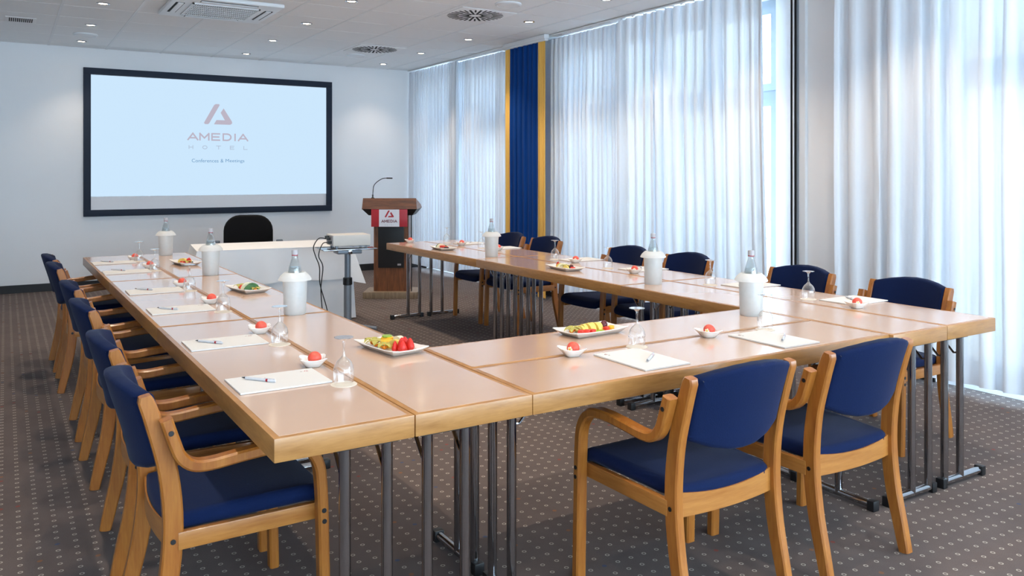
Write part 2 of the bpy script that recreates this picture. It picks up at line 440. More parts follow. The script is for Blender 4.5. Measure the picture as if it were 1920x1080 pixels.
# ceiling: slab, grid bars, every tile on its own
ceil = struct(MB().box(XL - 0.15, XR + 0.32, YN - 0.32, YB + 0.15, ZC + 0.045, 3.3).build('ceiling', 'tile', smooth=0))
GX, GS, GY = 0.4476, 0.6317, 10.537
xs_ = [GX + i * GS for i in range(-4, 8)]
ys_ = [GY + i * 0.6285 for i in range(-26, 2)]
ex = [XL] + xs_ + [XR]; ey = [YN] + ys_ + [YB]
ex = [x for i, x in enumerate(ex) if i == 0 or x - ex[i - 1] > 0.02]
tile_cache = {}
for i in range(len(ex) - 1):
    for j in range(len(ey) - 1):
        wx, wy = ex[i + 1] - ex[i], ey[j + 1] - ey[j]
        if wy < 0.05 or wx < 0.05: continue
        k = (round(wx, 3), round(wy, 3))
        if k not in tile_cache:
            tile_cache[k] = MB().box(-wx / 2 + 0.004, wx / 2 - 0.004, -wy / 2 + 0.007, wy / 2 - 0.007, 0, 0.02, 0.003).mesh('ceiling_tile', 'tile', 0)
        obj('ceiling_tile', tile_cache[k], ceil, ((ex[i] + ex[i + 1]) / 2, (ey[j] + ey[j + 1]) / 2, ZC))
bar = MB().box(-0.012, 0.012, YN, YB, ZC - 0.0035, ZC + 0.045).mesh('grid_bar', 'tbar', 0)
for x in xs_: obj('grid_bar', bar, ceil, (x, 0, 0))
bar2 = MB().box(XL, XR, -0.007, 0.007, ZC + 0.006, ZC + 0.045).mesh('cross_bar', 'joint', 0)
for y in ys_: obj('cross_bar', bar2, ceil, (0, y, 0))

# windows: frame, mullions, transom, panes
def window(n, y0, y1, splits, rz=0.0):
    f = MB(); xa, xb = XR + 0.10, XR + 0.17; z0, z1, t = 0.06, 2.90, 0.06
    f.box(xa, xb, y0, y1, z0, z0 + t).box(xa, xb, y0, y1, z1 - t, z1)
    f.box(xa, xb, y0, y0 + t, z0, z1).box(xa, xb, y1 - t, y1, z0, z1)
    f.box(xa, xb, y0, y1, 2.06, 2.13)
    root = struct(f.build('window_%d' % n, 'frame_white', smooth=0))
    ed = [y0 + t] + [y0 + (y1 - y0) * s for s in splits] + [y1 - t]
    for a, b in zip(ed, ed[1:]):
        for za, zb in ((z0 + t, 2.06), (2.13, z1 - t)):
            s = MB(); q = 0.062
            s.box(xa - 0.02, xb - 0.01, a, b, za, za + q).box(xa - 0.02, xb - 0.01, a, b, zb - q, zb)
            s.box(xa - 0.02, xb - 0.01, a, a + q, za + q, zb - q).box(xa - 0.02, xb - 0.01, b - q, b, za + q, zb - q)
            so = s.build('sash', 'frame_white', root, 0)
            MB().box(xa + 0.015, xa + 0.021, a + q, b - q, za + q, zb - q).build('pane', 'pane', so, 0)
    MB().box(xa - 0.03, xa - 0.02, (ed[0] + ed[1]) / 2 - 0.05, (ed[0] + ed[1]) / 2 + 0.05, 2.085, 2.10).build('latch', 'grey', root, 0)
    p = bpy.data.lights.new('daylight_portal', 'AREA'); p.shape = 'RECTANGLE'; p.size = y1 - y0; p.size_y = z1 - z0
    p.cycles.is_portal = True
    root.rotation_euler[2] = rz
    po = obj('daylight_portal', p, root, (xa - 0.035, (y0 + y1) / 2, (z0 + z1) / 2)); po.rotation_euler = (pi / 2, 0, pi / 2)
window(1, *WINS[0], (0.34, 0.67)); window(2, *WINS[1], (0.26, 0.5, 0.75)); window(3, *WINS[2], (0.34, 0.67)); window(4, *WINS[3], (0.2, 0.4, 0.6, 0.8))  # the last of these is unseen, added to let in more daylight
window(5, *FILL_WINS[0], (0.25, 0.5, 0.75), -pi / 2); window(6, *FILL_WINS[1], (0.25, 0.5, 0.75), -pi / 2)  # both added out of view to brighten the room from behind

# room-divider docking profile on the pier edge
t = thing('divider_profile', 'full-height aluminium and black wall profile at the pier beside the uncovered window', 'wall profile', (XR, 4.365, 0))
MB().box(-0.05, 0, 0, 0.062, 0, ZC - 0.004).build('channel', 'grey', t, 0)
MB().box(-0.054, -0.05, 0.006, 0.022, 0, ZC - 0.006).build('seal', 'slot', t, 0)
MB().box(-0.054, -0.05, 0.044, 0.052, 0, ZC - 0.006).build('seal', 'slot', t, 0)
MB().box(-0.060, -0.05, 0.026, 0.036, 0, ZC - 0.006).build('bead', 'white', t, 0)
MB().box(-0.060, -0.05, 0.053, 0.058, 0, ZC - 0.006).build('bead', 'chrome', t, 0)
MB().box(-0.03, 0, -0.06, 0, 0.1, ZC - 0.006).build('edge_board', 'white', t, 0)

# outside: balcony railing and the house across the street
t = thing('balcony_railing', 'pale horizontal bar railing outside the uncovered window', 'railing', (XR + 0.62, 4.3, 0))
for y in (0.0, 1.2, 2.4, 3.4): MB().box(-0.02, 0.02, y - 0.02, y + 0.02, -0.1, 1.02).build('post', 'grey', t, 0)
for z in (0.28, 0.46, 0.64, 0.82): MB().box(-0.012, 0.012, 0, 3.4, z - 0.012, z + 0.012).build('bar', 'grey', t, 0)
MB().box(-0.03, 0.03, 0, 3.4, 0.99, 1.03).build('handrail', 'grey', t, 0)
b = thing('house', 'pale plastered house across the street seen through the window', 'building', (19, 0, -7))
MB().box(0, 8, -6, 40, 0, 11.5).build('wall', 'facade', b, 0)
fw = MB().box(-0.05, 0.02, -0.55, 0.55, 0, 1.7).mesh('window', 'facwin', 0)
for i in range(9):
    for z in (2, 5.2, 8.4): obj('window', fw, b, (0, -2 + i * 3.6, z))

# ------------------------------------------------------------------ curtains
def curtain(name, label, y0, y1, x, mat, period, amp, z0=0.07, z1=ZC - 0.030, seed=1, flare=0.0, group=None, parent=None, rows=9, pinch=True):
    rnd = random.Random(seed); n = max(6, int(abs(y1 - y0) / period)); per = 9
    ph = []; a = 0.0
    wd = [rnd.uniform(0.7, 1.35) for _ in range(n)]; tot = sum(wd)
    amps = [rnd.uniform(0.55, 1.15) for _ in range(n + 1)]
    cols = []; y = 0
    for i in range(n):
        for k in range(per):
            s = k / per; cols.append(((y + wd[i] * s) / tot, 2 * pi * s, amps[i] * (1 - s) + amps[i + 1] * s))
        y += wd[i]
    cols.append((1.0, 0.0, amps[n]))
    zs = [z1, z1 - 0.03, z1 - 0.07, z1 - 0.12] + [z1 - 0.12 - (z1 - 0.12 - z0) * (k + 1) / rows for k in range(rows)]
    vs = []; fs = []
    for r, z in enumerate(zs):
        v = (z1 - z) / (z1 - z0)
        for u, p, am in cols:
            A = amp * am * (0.55 + 0.45 * min(1, v * 6)) if pinch else amp * am
            yy = y0 + (y1 - y0) * u
            yy += 0.018 * noise.noise((u * 9 + seed, v * 1.6, 3.1)) * min(1, v * 5) - sin(p * 2) * amp * 0.42 * am
            yy += flare * v * u
            xx = x - A * cos(p + 0.9 * noise.noise((u * 6, v * 1.2, seed))) + 0.012 * noise.noise((u * 4 + 7, v * 1.3, seed)) * v
            vs.append((xx, yy, z + (0.006 * cos(p) if r == len(zs) - 1 else 0)))
    m = len(cols)
    for r in range(len(zs) - 1):
        for c in range(m - 1): fs.append((r * m + c, r * m + c + 1, (r + 1) * m + c + 1, (r + 1) * m + c))
    o = MB().add(vs, fs).build(name, mat, parent, smooth=80)
    if label: tag(o, label, 'curtain', group)
    return o
XCUR = 5.235
curtain('sheer_curtain', 'white sheer curtain in the far corner next to the projection screen wall', 11.415, 9.86, XCUR, 'sheer', 0.085, 0.034, seed=3, group='white sheer curtains')
curtain('sheer_curtain', 'white sheer curtain just left of the blue and yellow drape', 10.08, 8.50, XCUR + 0.085, 'sheer', 0.085, 0.034, seed=4, group='white sheer curtains')
curtain('sheer_curtain', 'white sheer curtain just right of the blue and yellow drape', 7.74, 6.38, XCUR + 0.085, 'sheer', 0.085, 0.034, seed=5, group='white sheer curtains')
curtain('sheer_curtain', 'white sheer curtain ending at the uncovered strip of window', 6.42, 4.59, XCUR, 'sheer', 0.115, 0.042, seed=6, flare=-0.05, group='white sheer curtains')
curtain('sheer_curtain', 'white sheer curtain at the right edge behind the nearest chairs', 3.92, 0.85, XCUR + 0.03, 'sheer', 0.15, 0.046, seed=8, group='white sheer curtains')
d = thing('blue_drape', 'royal blue drape with a yellow band down each side between two windows', 'drape', (0, 0, 0))
curtain('drape_panel', None, 8.36, 7.76, 5.15, 'blue', 0.13, 0.015, z0=0.06, z1=ZC - 0.075, seed=11, parent=d, pinch=False)
for ya, yb, sd in ((8.48, 8.355, 12), (7.765, 7.62, 13)):
    curtain('yellow_band', None, ya, yb, 5.15, 'yellow', 0.2, 0.003, z0=0.03, z1=ZC - 0.075, seed=sd, parent=d, pinch=False)
MB().box(5.125, 5.175, 7.60, 8.50, ZC - 0.075, ZC - 0.05, 0.004).build('panel_rail', 'white', d)
for ya, yb, lab in ((8.5, YB - 0.01, 'white curtain rail on the ceiling in the far corner'), (0.7, 7.62, 'long white curtain rail on the ceiling beside the blue drape')):
    t = thing('curtain_rail', lab, 'curtain rail', (XCUR, ya, ZC - 0.006))
    MB().box(-0.035, 0.12, 0, yb - ya, -0.014, 0.0, 0.003).build('track', 'tbar', t)
    gl = MB().box(-0.006, 0.006, -0.006, 0.006, -0.022, -0.014).mesh('glider', 'white', 0)
    n = int((yb - ya) / 0.17)
    for i in range(n): obj('glider', gl, t, (0, 0.08 + i * 0.17, 0))
t = thing('drape_rail', 'white flat ceiling track that carries the blue and yellow drape', 'curtain rail', (5.15, 7.60, ZC - 0.004))
MB().box(-0.03, 0.035, 0, 0.90, -0.046, 0, 0.003).build('track', 'white', t)

# ------------------------------------------------------------------ ceiling fittings
def lamp_proto():
    t = thing('downlight', 'x', 'downlight', (0, 0, 0), 0, 'recessed ceiling downlights')
    MB().lathe([(0.058, 0.0), (0.058, -0.006), (0.046, -0.009), (0.040, -0.004), (0.040, 0.0)], n=20).build('trim_ring', 'chrome', t)
    MB().lathe([(0.038, -0.003), (0.001, -0.003)], n=16, cap1=True).build('bulb', 'lamp', t)
    l = bpy.data.lights.new('lamp_beam', 'SPOT'); l.energy = LAMP_W; l.color = LAMP_COL; l.spot_size = radians(100); l.spot_blend = 0.8
    l.shadow_soft_size = 0.035
    obj('lamp_beam', l, t, (0, 0, -0.03))
    return t
lp = lamp_proto(); first = True
dim = [c for c in lp.children if c.type == 'LIGHT'][0].data.copy(); dim.energy = LAMP_W * 0.4      # row by the screen is dimmed
colname = {0.765: 'left', 2.668: 'middle', 4.582: 'window-side'}
LY = [10.9, 9.655, 8.38, 7.08, 5.8, 4.53, 3.26, 1.99, 0.72]
for x in (0.765, 2.668, 4.582):
    for k, y in sorted(enumerate(LY), key=lambda q: q[1]):
        lab = 'recessed ceiling downlight, %s row, %s' % (colname[x], ['closest to the screen wall', 'second from the screen wall', 'third from the screen wall', 'fourth from the screen wall', 'fifth from the screen wall', 'sixth from the screen wall', 'seventh from the screen wall', 'eighth from the screen wall', 'ninth from the screen wall'][k])
        if first:
            lp.location = (x, y, ZC); lp['label'] = lab; first = False
        else:
            q = dup(lp, (x, y, ZC), 0, lab)
            if k == 0:
                for c in q.children:
                    if c.type == 'LIGHT': c.data = dim

for (x, y, lab) in ((3.94, 7.065, 'round swirl air diffuser with dark slots nearer the camera'), (3.945, 9.66, 'round swirl air diffuser with dark slots nearer the screen wall')):
    t = thing('swirl_diffuser', lab, 'air diffuser', (x, y, ZC), 0, 'round swirl diffusers')
    MB().box(-0.30, 0.30, -0.30, 0.30, -0.008, -0.001, 0.003).build('face_plate', 'tile', t)
    so = MB().box(0.06, 0.275, -0.011, 0.011, -0.0095, -0.0075).mesh('slot', 'slot', 0)
    so2 = MB().box(0.175, 0.278, -0.009, 0.009, -0.0095, -0.0075).mesh('slot', 'slot', 0)
    for i in range(16):
        obj('slot', so, t, (0, 0, 0), 2 * pi * i / 16 + 0.1)
        obj('slot', so2, t, (0, 0, 0), 2 * pi * (i + 0.5) / 16 + 0.1)
for (x, y, lab) in ((0.764, 10.333, 'flat round white ceiling loudspeaker at left near the screen wall'), (3.94, 6.44, 'flat round white ceiling loudspeaker beside the nearer swirl diffuser'), (3.93, 10.27, 'flat round white ceiling loudspeaker beside the farther swirl diffuser')):
    t = thing('ceiling_speaker', lab, 'speaker', (x, y, ZC), 0, 'ceiling loudspeakers')
    MB().lathe([(0.125, 0), (0.125, -0.012), (0.105, -0.02), (0.10, -0.016)], n=32).build('rim', 'white', t)
    MB().lathe([(0.102, -0.017), (0.06, -0.021), (0.001, -0.022)], n=32, cap1=True).build('grille', 'tbar', t)
t = thing('ceiling_vent', 'small slotted ceiling vent with dark slots at the left edge', 'vent', (0.134, 9.70, ZC))
MB().box(-0.135, 0.135, -0.155, 0.155, -0.006, -0.001, 0.002).build('frame', 'tile', t)
sl = MB().box(-0.0052, 0.0052, -0.11, 0.11, -0.0075, -0.0055).mesh('slot', 'slot', 0)
for i in range(12): obj('slot', sl, t, (-0.098 + i * 0.0178, 0, 0))

t = thing('air_conditioner', 'white square ceiling cassette air conditioner with a louvred grille', 'air conditioner', (1.725, 8.03, ZC))
MB().box(-0.475, 0.475, -0.475, 0.475, -0.035, 0, 0.012).build('panel', 'white', t)
MB().box(-0.285, 0.285, -0.285, 0.285, -0.037, -0.034).build('grille_recess', 'slot', t, 0)
for k, (a, b_) in enumerate(((-0.30, -0.283), (0.283, 0.30))):
    MB().box(a, b_, -0.30, 0.30, -0.046, -0.034).build('grille_frame', 'white', t, 0)
    MB().box(-0.30, 0.30, a, b_, -0.046, -0.034).build('grille_frame', 'white', t, 0)
gs = MB().box(-0.0045, 0.0045, -0.283, 0.283, -0.044, -0.037).mesh('grille_slat', 'white', 0)
for i in range(30): obj('grille_slat', gs, t, (-0.272 + i * 0.01876, 0, 0))
g2 = MB().box(-0.283, 0.283, -0.004, 0.004, -0.045, -0.037).mesh('grille_rib', 'white', 0)
for i in range(5): obj('grille_rib', g2, t, (0, -0.18 + i * 0.09, 0))
for k in range(4):
    rt = Matrix.Rotation(k * pi / 2, 4, 'Z')
    s_ = MB().box(-0.25, 0.25, 0.355, 0.43, -0.0365, -0.033).build('louvre_slot', 'slot', t, 0); s_.rotation_euler[2] = k * pi / 2
    v_ = MB().box(-0.245, 0.245, 0.365, 0.412, -0.044, -0.036, 0.003).build('louvre_flap', 'white', t); v_.rotation_euler[2] = k * pi / 2

# ------------------------------------------------------------------ projection screen
def logo(size, mat, parent, at, depth=0.001, normal='-y'):
    """slanted bar plus triangle outline emblem; size = height"""
    bar_ = [(0.0, 0.06), (0.05, 0.0), (0.19, 0.0), (0.25, 0.05), (0.74, 0.95), (0.72, 1.0), (0.56, 1.0), (0.48, 0.95)]
    hook = [(0.47, 0.0), (1.25, 0.0), (1.34, 0.07), (1.33, 0.16), (0.93, 0.80), (0.79, 0.58), (0.99, 0.215), (0.59, 0.215)]
    for pts in (bar_, hook):
        n = len(pts)
        def q(x, z, dd): return ((x - 0.67) * size, z * size, dd)
        m = MB().add([q(x, z, 0) for x, z in pts] + [q(x, z, depth) for x, z in pts],
                     [tuple(range(n)), tuple(range(2 * n - 1, n - 1, -1))] + [(i, (i + 1) % n, n + (i + 1) % n, n + i) for i in range(n)])
        o = m.build('emblem', mat, parent, 0); o.location = at
        if normal == '-y': o.rotation_euler = (pi / 2, 0, 0)
X0, X1, Z0, Z1 = 0.822, 4.003, 0.893, 2.744
ps = thing('projection_screen', 'large framed projection screen showing a hotel logo on the back wall', 'screen', ((X0 + X1) / 2, YB, Z0))
hw, hh = (X1 - X0) / 2, Z1 - Z0
MB().box(-hw + 0.04, hw - 0.04, -0.020, -0.002, 0.04, hh - 0.04).build('screen_cloth', 'scrgrey', ps, 0)
fr = [(-hw, hw, hh - 0.082, hh), (-hw, hw, 0, 0.082), (-hw, -hw + 0.082, 0.082, hh - 0.082), (hw - 0.082, hw, 0.082, hh - 0.082)]
for a, b_, c, e in fr: MB().box(a, b_, -0.045, -0.001, c, e, 0.004).build('frame', 'scrframe', ps)
MB().box(-hw + 0.082, hw - 0.082, -0.022, -0.0205, 0.248, hh - 0.086).build('projected_picture', 'screen', ps, 0)
cxs = (X0 + X1) / 2
def scr_text(body, xa, xb, za, zb, mat, bold=0.0, spacing=1.0):
    o = obj('lettering', text_mesh(body, zb - za, mat, xb - xa, 0.0005, bold, spacing), ps, ((xa + xb) / 2 - cxs, -0.0235, za - Z0)); o.rotation_euler = (pi / 2, 0, 0)
logo(0.272, 'logo_scr', ps, (2.428 - cxs, -0.0225, 2.087 - Z0))
for wd, xa, xb, za, zb, th, mt, gp in (('AMEDIA', 2.046, 2.815, 1.867, 1.970, 0.019, 'logo_scr', 0.2), ('HOTEL', 2.052, 2.815, 1.752, 1.803, 0.009, 'logo_pale', 1.9)):
    o = obj('lettering', stroke_text(wd, xb - xa, zb - za, th, mt, gap=gp), ps, ((xa + xb) / 2 - cxs, -0.0228, za - Z0)); o.rotation_euler = (pi / 2, 0, 0)
for wd, xa, xb, za in (('Conferences', 2.092, 2.432, 1.577), ('&', 2.459, 2.497, 1.577), ('Meetings', 2.524, 2.772, 1.568)):
    scr_text(wd, xa, xb, za, 1.624, 'logo_blue', 0.0)

# ------------------------------------------------------------------ lectern
lc = Vector((3.7375, 8.693, 0)); RZ = -YAW
t = thing('lectern', 'walnut lectern with a red and white logo sign and dark speaker front', 'lectern', (lc.x + 0.2 * sin(YAW), lc.y + 0.2 * cos(YAW), 0), RZ)
MB().box(-0.31, 0.31, -0.215, 0.22, 0, 0.075, 0.006).build('base', 'plinth', t)
MB().box(-0.20, 0.20, -0.12, 0.17, 0.075, 0.98).build('body', 'walnut', t, 0)
MB().box(-0.148, 0.148, -0.135, -0.119, 0.345, 0.83, 0.003).build('speaker_cloth', 'black', t)
MB().box(0.075, 0.115, -0.137, -0.134, 0.372, 0.392).build('badge', 'signgrey', t, 0)
MB().add([(-0.25, -0.17, 0.95), (0.25, -0.17, 0.95), (0.25, 0.22, 0.95), (-0.25, 0.22, 0.95), (-0.312, -0.26, 1.025), (0.312, -0.26, 1.025), (0.312, 0.26, 1.025), (-0.312, 0.26, 1.025)],
         [(3, 2, 1, 0), (0, 1, 5, 4), (1, 2, 6, 5), (2, 3, 7, 6), (3, 0, 4, 7), (4, 5, 6, 7)]).build('top_underside', 'black', t, 0)
MB().add([(-0.312, -0.26, 1.025), (0.312, -0.26, 1.025), (0.312, 0.26, 1.025), (-0.312, 0.26, 1.025), (-0.30, -0.25, 1.148), (0.30, -0.25, 1.148), (0.30, 0.25, 1.06), (-0.30, 0.25, 1.06)],
         [(3, 2, 1, 0), (0, 1, 5, 4), (1, 2, 6, 5), (2, 3, 7, 6), (3, 0, 4, 7), (4, 5, 6, 7)]).build('top', 'walnut_h', t, 0)
sg = MB().box(-0.205, 0.205, -0.265, -0.256, 0.825, 1.022, 0.001).build('sign', 'signred', t)
MB().box(-0.116, 0.114, -0.2662, -0.2650, 0.826, 1.021).build('sign_panel', 'signwhite', sg, 0)
logo(0.078, 'signred', sg, (0.0, -0.2665, 0.932))
o = obj('lettering', stroke_text('AMEDIA', 0.175, 0.032, 0.0062, 'maroon', gap=0.2), sg, (0.0, -0.2668, 0.872)); o.rotation_euler = (pi / 2, 0, 0)
o = obj('lettering', stroke_text('HOTEL', 0.10, 0.012, 0.002, 'signgrey', gap=1.6), sg, (0.0, -0.2668, 0.840)); o.rotation_euler = (pi / 2, 0, 0)
MB().tube([(0.235, -0.13, 0.03), (0.235, -0.13, 0.95)], 0.006, 8).build('cable_pipe', 'black', t)
for x in (-0.15, 0.15): MB().box(x - 0.012, x + 0.012, -0.257, -0.118, 0.93, 0.945).build('sign_bracket', 'black', t, 0)
mic = thing('gooseneck_microphone', 'thin black gooseneck microphone standing on the lectern', 'microphone', tuple(Matrix.Rotation(RZ, 3, 'Z') @ Vector((-0.20, -0.19, 0)) + Vector((t.location.x, t.location.y, 1.138))), RZ)
MB().lathe([(0.02, 0), (0.02, 0.012), (0.008, 0.02), (0.008, 0.05)], n=14, cap0=True, cap1=True).build('foot', 'black', mic)
MB().tube(spline([(0, 0, 0.04), (0.005, 0, 0.11), (0.015, 0, 0.155), (0.05, 0, 0.195), (0.11, 0, 0.232), (0.16, 0, 0.238)], 4), 0.0045, 8).build('neck', 'black', mic)
MB().tube([(0.158, 0, 0.238), (0.225, 0, 0.237)], 0.0075, 8).build('capsule', 'black', mic)

# ------------------------------------------------------------------ speaker's table with white cloth, office chair
TA = atan2(7.72 - 7.88, 2.90 - 1.50); TL, TD, TZ = 1.41, 0.80, 0.715
t = thing('draped_table', 'rectangular table behind the left rows under a white cloth', 'table', (1.50, 7.88, 0), TA)
MB().box(0.01, TL - 0.01, 0.01, TD - 0.01, TZ - 0.035, TZ - 0.004).build('table_top', 'edge', t, 0)
lg = MB().tube([(0, 0, 0), (0, 0, TZ - 0.03)], 0.018, 10).mesh('leg', 'steel')
for x in (0.08, TL - 0.08):
    for y in (0.08, TD - 0.08): obj('leg', lg, t, (x, y, 0))
cl = thing('tablecloth', 'white linen tablecloth with an overlay hanging to half height and a floor-length skirt', 'tablecloth', (1.50, 7.88, 0), TA)
def hang(z0, z1, off, amp, per, seed, name, corner=0.0):
    """cloth hanging round the rectangle, waves outward"""
    pts = []; P = [(0, 0), (TL, 0), (TL, TD), (0, TD)]; N = [(0, -1), (1, 0), (0, 1), (-1, 0)]
    for e in range(4):
        a, b_, c = P[e], P[(e + 1) % 4], N[e]; L = hypot(b_[0] - a[0], b_[1] - a[1]); n = int(L / 0.02)
        for k in range(n):
            s = k / n; pts.append((a[0] + (b_[0] - a[0]) * s, a[1] + (b_[1] - a[1]) * s, c, e, s, L))
    rows = []
    for r in range(9):
        v = r / 8; ring = []
        for x, y, c, e, s, L in pts:
            ed = min(s, 1 - s) * L
            o_ = off + v * (amp * (0.5 + 0.5 * sin((s * L) / per * 2 * pi + seed + 1.4 * noise.noise((s * 3, e, seed)))) + 0.01)
            k = max(0, 1 - ed / 0.07); cn = corner * k * v
            nx, ny = c
            if ed < 0.07:
                m_ = N[(e - 1) % 4] if s < 0.5 else N[(e + 1) % 4]
                nx, ny = c[0] + m_[0] * k * 0.9, c[1] + m_[1] * k * 0.9
            z = z1 + (z0 - z1) * v - cn * 0.5 * (1 if corner else 0) + (0.02 * noise.noise((s * 4, e + 3, seed)) * v if z0 > 0.1 else 0)
            ring.append((x + nx * (o_ + cn), y + ny * (o_ + cn), z))
        rows.append(ring)
    return MB().rings(rows, False, False).build(name, 'cloth', cl, 60)
hang(0.012, TZ - 0.002, 0.004, 0.03, 0.23, 2.0, 'skirt')
hang(0.40, TZ + 0.002, 0.012, 0.035, 0.42, 5.0, 'overlay_drop', 0.10)
MB().box(-0.014, TL + 0.014, -0.014, TD + 0.014, TZ - 0.002, TZ + 0.004, 0.002).build('overlay_top', 'cloth', cl)
t = thing('office_chair', 'black office chair with a rounded backrest behind the white table', 'chair', (2.235, 9.04, 0), pi - 0.25)
def rrect(hx, h0, h1, r, n=6):
    out = []
    for cx, cz, a0 in ((hx - r, h1 - r, 0), (-hx + r, h1 - r, pi / 2), (-hx + r * 0.5, h0 + r * 0.5, pi), (hx - r * 0.5, h0 + r * 0.5, 3 * pi / 2)):
        rr = r if cz > (h0 + h1) / 2 else r * 0.5
        out += [(cx + rr * cos(a0 + pi / 2 * k / n), cz + rr * sin(a0 + pi / 2 * k / n)) for k in range(n + 1)]
    return out
MB().pad(rrect(0.262, 0.46, 0.965, 0.17), -0.035, 0.035, 0.03).deform(lambda x, y, z: (x, -0.24 - 0.10 * (y - 0.46) + z + 0.05 * (1 - (x / 0.26) ** 2) * -1, y)).build('backrest', 'blackfab', t)
MB().pad(rrect(0.25, -0.25, 0.25, 0.09), 0.43, 0.50, 0.03).build('seat', 'blackfab', t)
for s in (-1, 1):
    MB().tube(spline([(s * 0.30, -0.05, 0.44), (s * 0.33, -0.08, 0.56), (s * 0.33, -0.10, 0.67)], 4), 0.018, 8).build('arm_post', 'black', t)
    MB().box(s * 0.33 - 0.035, s * 0.33 + 0.035, -0.20, 0.10, 0.665, 0.695, 0.01).build('armrest', 'black', t)
MB().tube([(0, 0, 0.08), (0, 0, 0.43)], 0.03, 12).build('column', 'black', t)
MB().tube([(0, -0.22, 0.42), (0, -0.29, 0.52)], 0.02, 8).build('back_bracket', 'black', t)
for k in range(5):
    a = 2 * pi * k / 5
    MB().tube([(0, 0, 0.10), (0.30 * cos(a), 0.30 * sin(a), 0.07)], [0.03, 0.018], 8).build('base_arm', 'black', t)
    MB().ball(0.03, (0.30 * cos(a), 0.30 * sin(a), 0.03), 10, 6).build('castor', 'black', t)

# ------------------------------------------------------------------ projector on its stand
px_, py_ = 2.66, 7.16
st = thing('projector_stand', 'grey height-adjustable projector stand in front of the white table', 'projector stand', (px_, py_, 0), radians(-6))
MB().tube([(0, 0, 0.04), (0, 0, 0.47)], 0.0345, 18).build('lower_pole', 'grey', st)
MB().tube([(0, 0, 0.45), (0, 0, 0.72)], 0.028, 18).build('upper_pole', 'grey', st)
MB().lathe([(0.034, 0.41), (0.042, 0.415), (0.042, 0.475), (0.034, 0.48)], n=18, cap0=True, cap1=True).build('clamp_collar', 'black', st)
MB().box(-0.11, 0.11, -0.09, 0.09, 0.70, 0.735, 0.006).build('tilt_bracket', 'grey', st)
MB().box(-0.018, 0.018, -0.105, -0.09, 0.70, 0.74, 0.004).build('bracket_knob', 'chrome', st)
MB().box(-0.26, 0.23, -0.18, 0.18, 0.742, 0.752, 0.003).build('tray', 'chrome', st)
for k in range(3):
    a = pi / 2 + 2 * pi * k / 3
    MB().tube([(0, 0, 0.05), (0.27 * cos(a), 0.27 * sin(a), 0.02)], 0.016, 8).build('foot', 'grey', st)
pj = thing('projector', 'off-white projector lying on the stand tray with cables plugged in', 'projector', (px_ + 0.035, py_ + 0.02, 0.752), radians(-6))
MB().box(-0.19, 0.155, -0.13, 0.13, 0.024, 0.122, 0.008).build('housing', 'proj', pj)
MB().box(-0.194, -0.186, -0.115, 0.115, 0.034, 0.112).build('connector_panel', 'signgrey', pj, 0)
for y, z in ((-0.07, 0.045), (-0.03, 0.075), (0.03, 0.085)): MB().box(-0.225, -0.190, y - 0.02, y + 0.02, z, z + 0.024, 0.003).build('plug', 'black', pj)
MB().lathe([(0.032, 0), (0.032, 0.02)], n=16, cap0=True, cap1=True).deform(lambda x, y, z: (0.10 + x, 0.13 + z, 0.072 + y)).build('lens', 'black', pj)
for x in (-0.15, 0.12):
    for y in (-0.09, 0.09): MB().lathe([(0.014, 0), (0.012, 0.025)], n=10, cap0=True, cap1=True).deform(lambda a, b_, c, x=x, y=y: (a + x, b_ + y, c)).build('foot', 'grey', pj)
MB().box(-0.04, 0.145, -0.132, -0.128, 0.012, 0.022).build('vent_bar', 'steel', pj, 0)
for cab, lab in ((MB().tube(spline([(-0.20, -0.06, 0.81), (-0.25, -0.09, 0.80), (-0.29, -0.12, 0.70), (-0.255, -0.13, 0.60), (-0.27, -0.12, 0.40), (-0.25, -0.12, 0.15), (-0.22, -0.11, 0.01), (-0.1, -0.05, 0.006)], 6), 0.0045, 8).build('projector_cable', 'black'), 'thin black cable from the lower projector plug, hanging closer to the stand'),
                 (MB().tube(spline([(-0.20, -0.01, 0.84), (-0.28, -0.08, 0.85), (-0.335, -0.12, 0.78), (-0.32, -0.13, 0.70), (-0.285, -0.13, 0.60), (-0.28, -0.13, 0.45), (-0.225, -0.13, 0.25), (-0.20, -0.12, 0.12), (-0.215, -0.12, 0.01), (-0.1, -0.07, 0.006)], 6), 0.0045, 8).build('projector_cable', 'black'), 'thin black cable from the upper projector plug, looping out farther left')):
    cab.location = (px_, py_, 0); cab.rotation_euler[2] = radians(-6); tag(cab, lab, 'cable', 'projector cables')

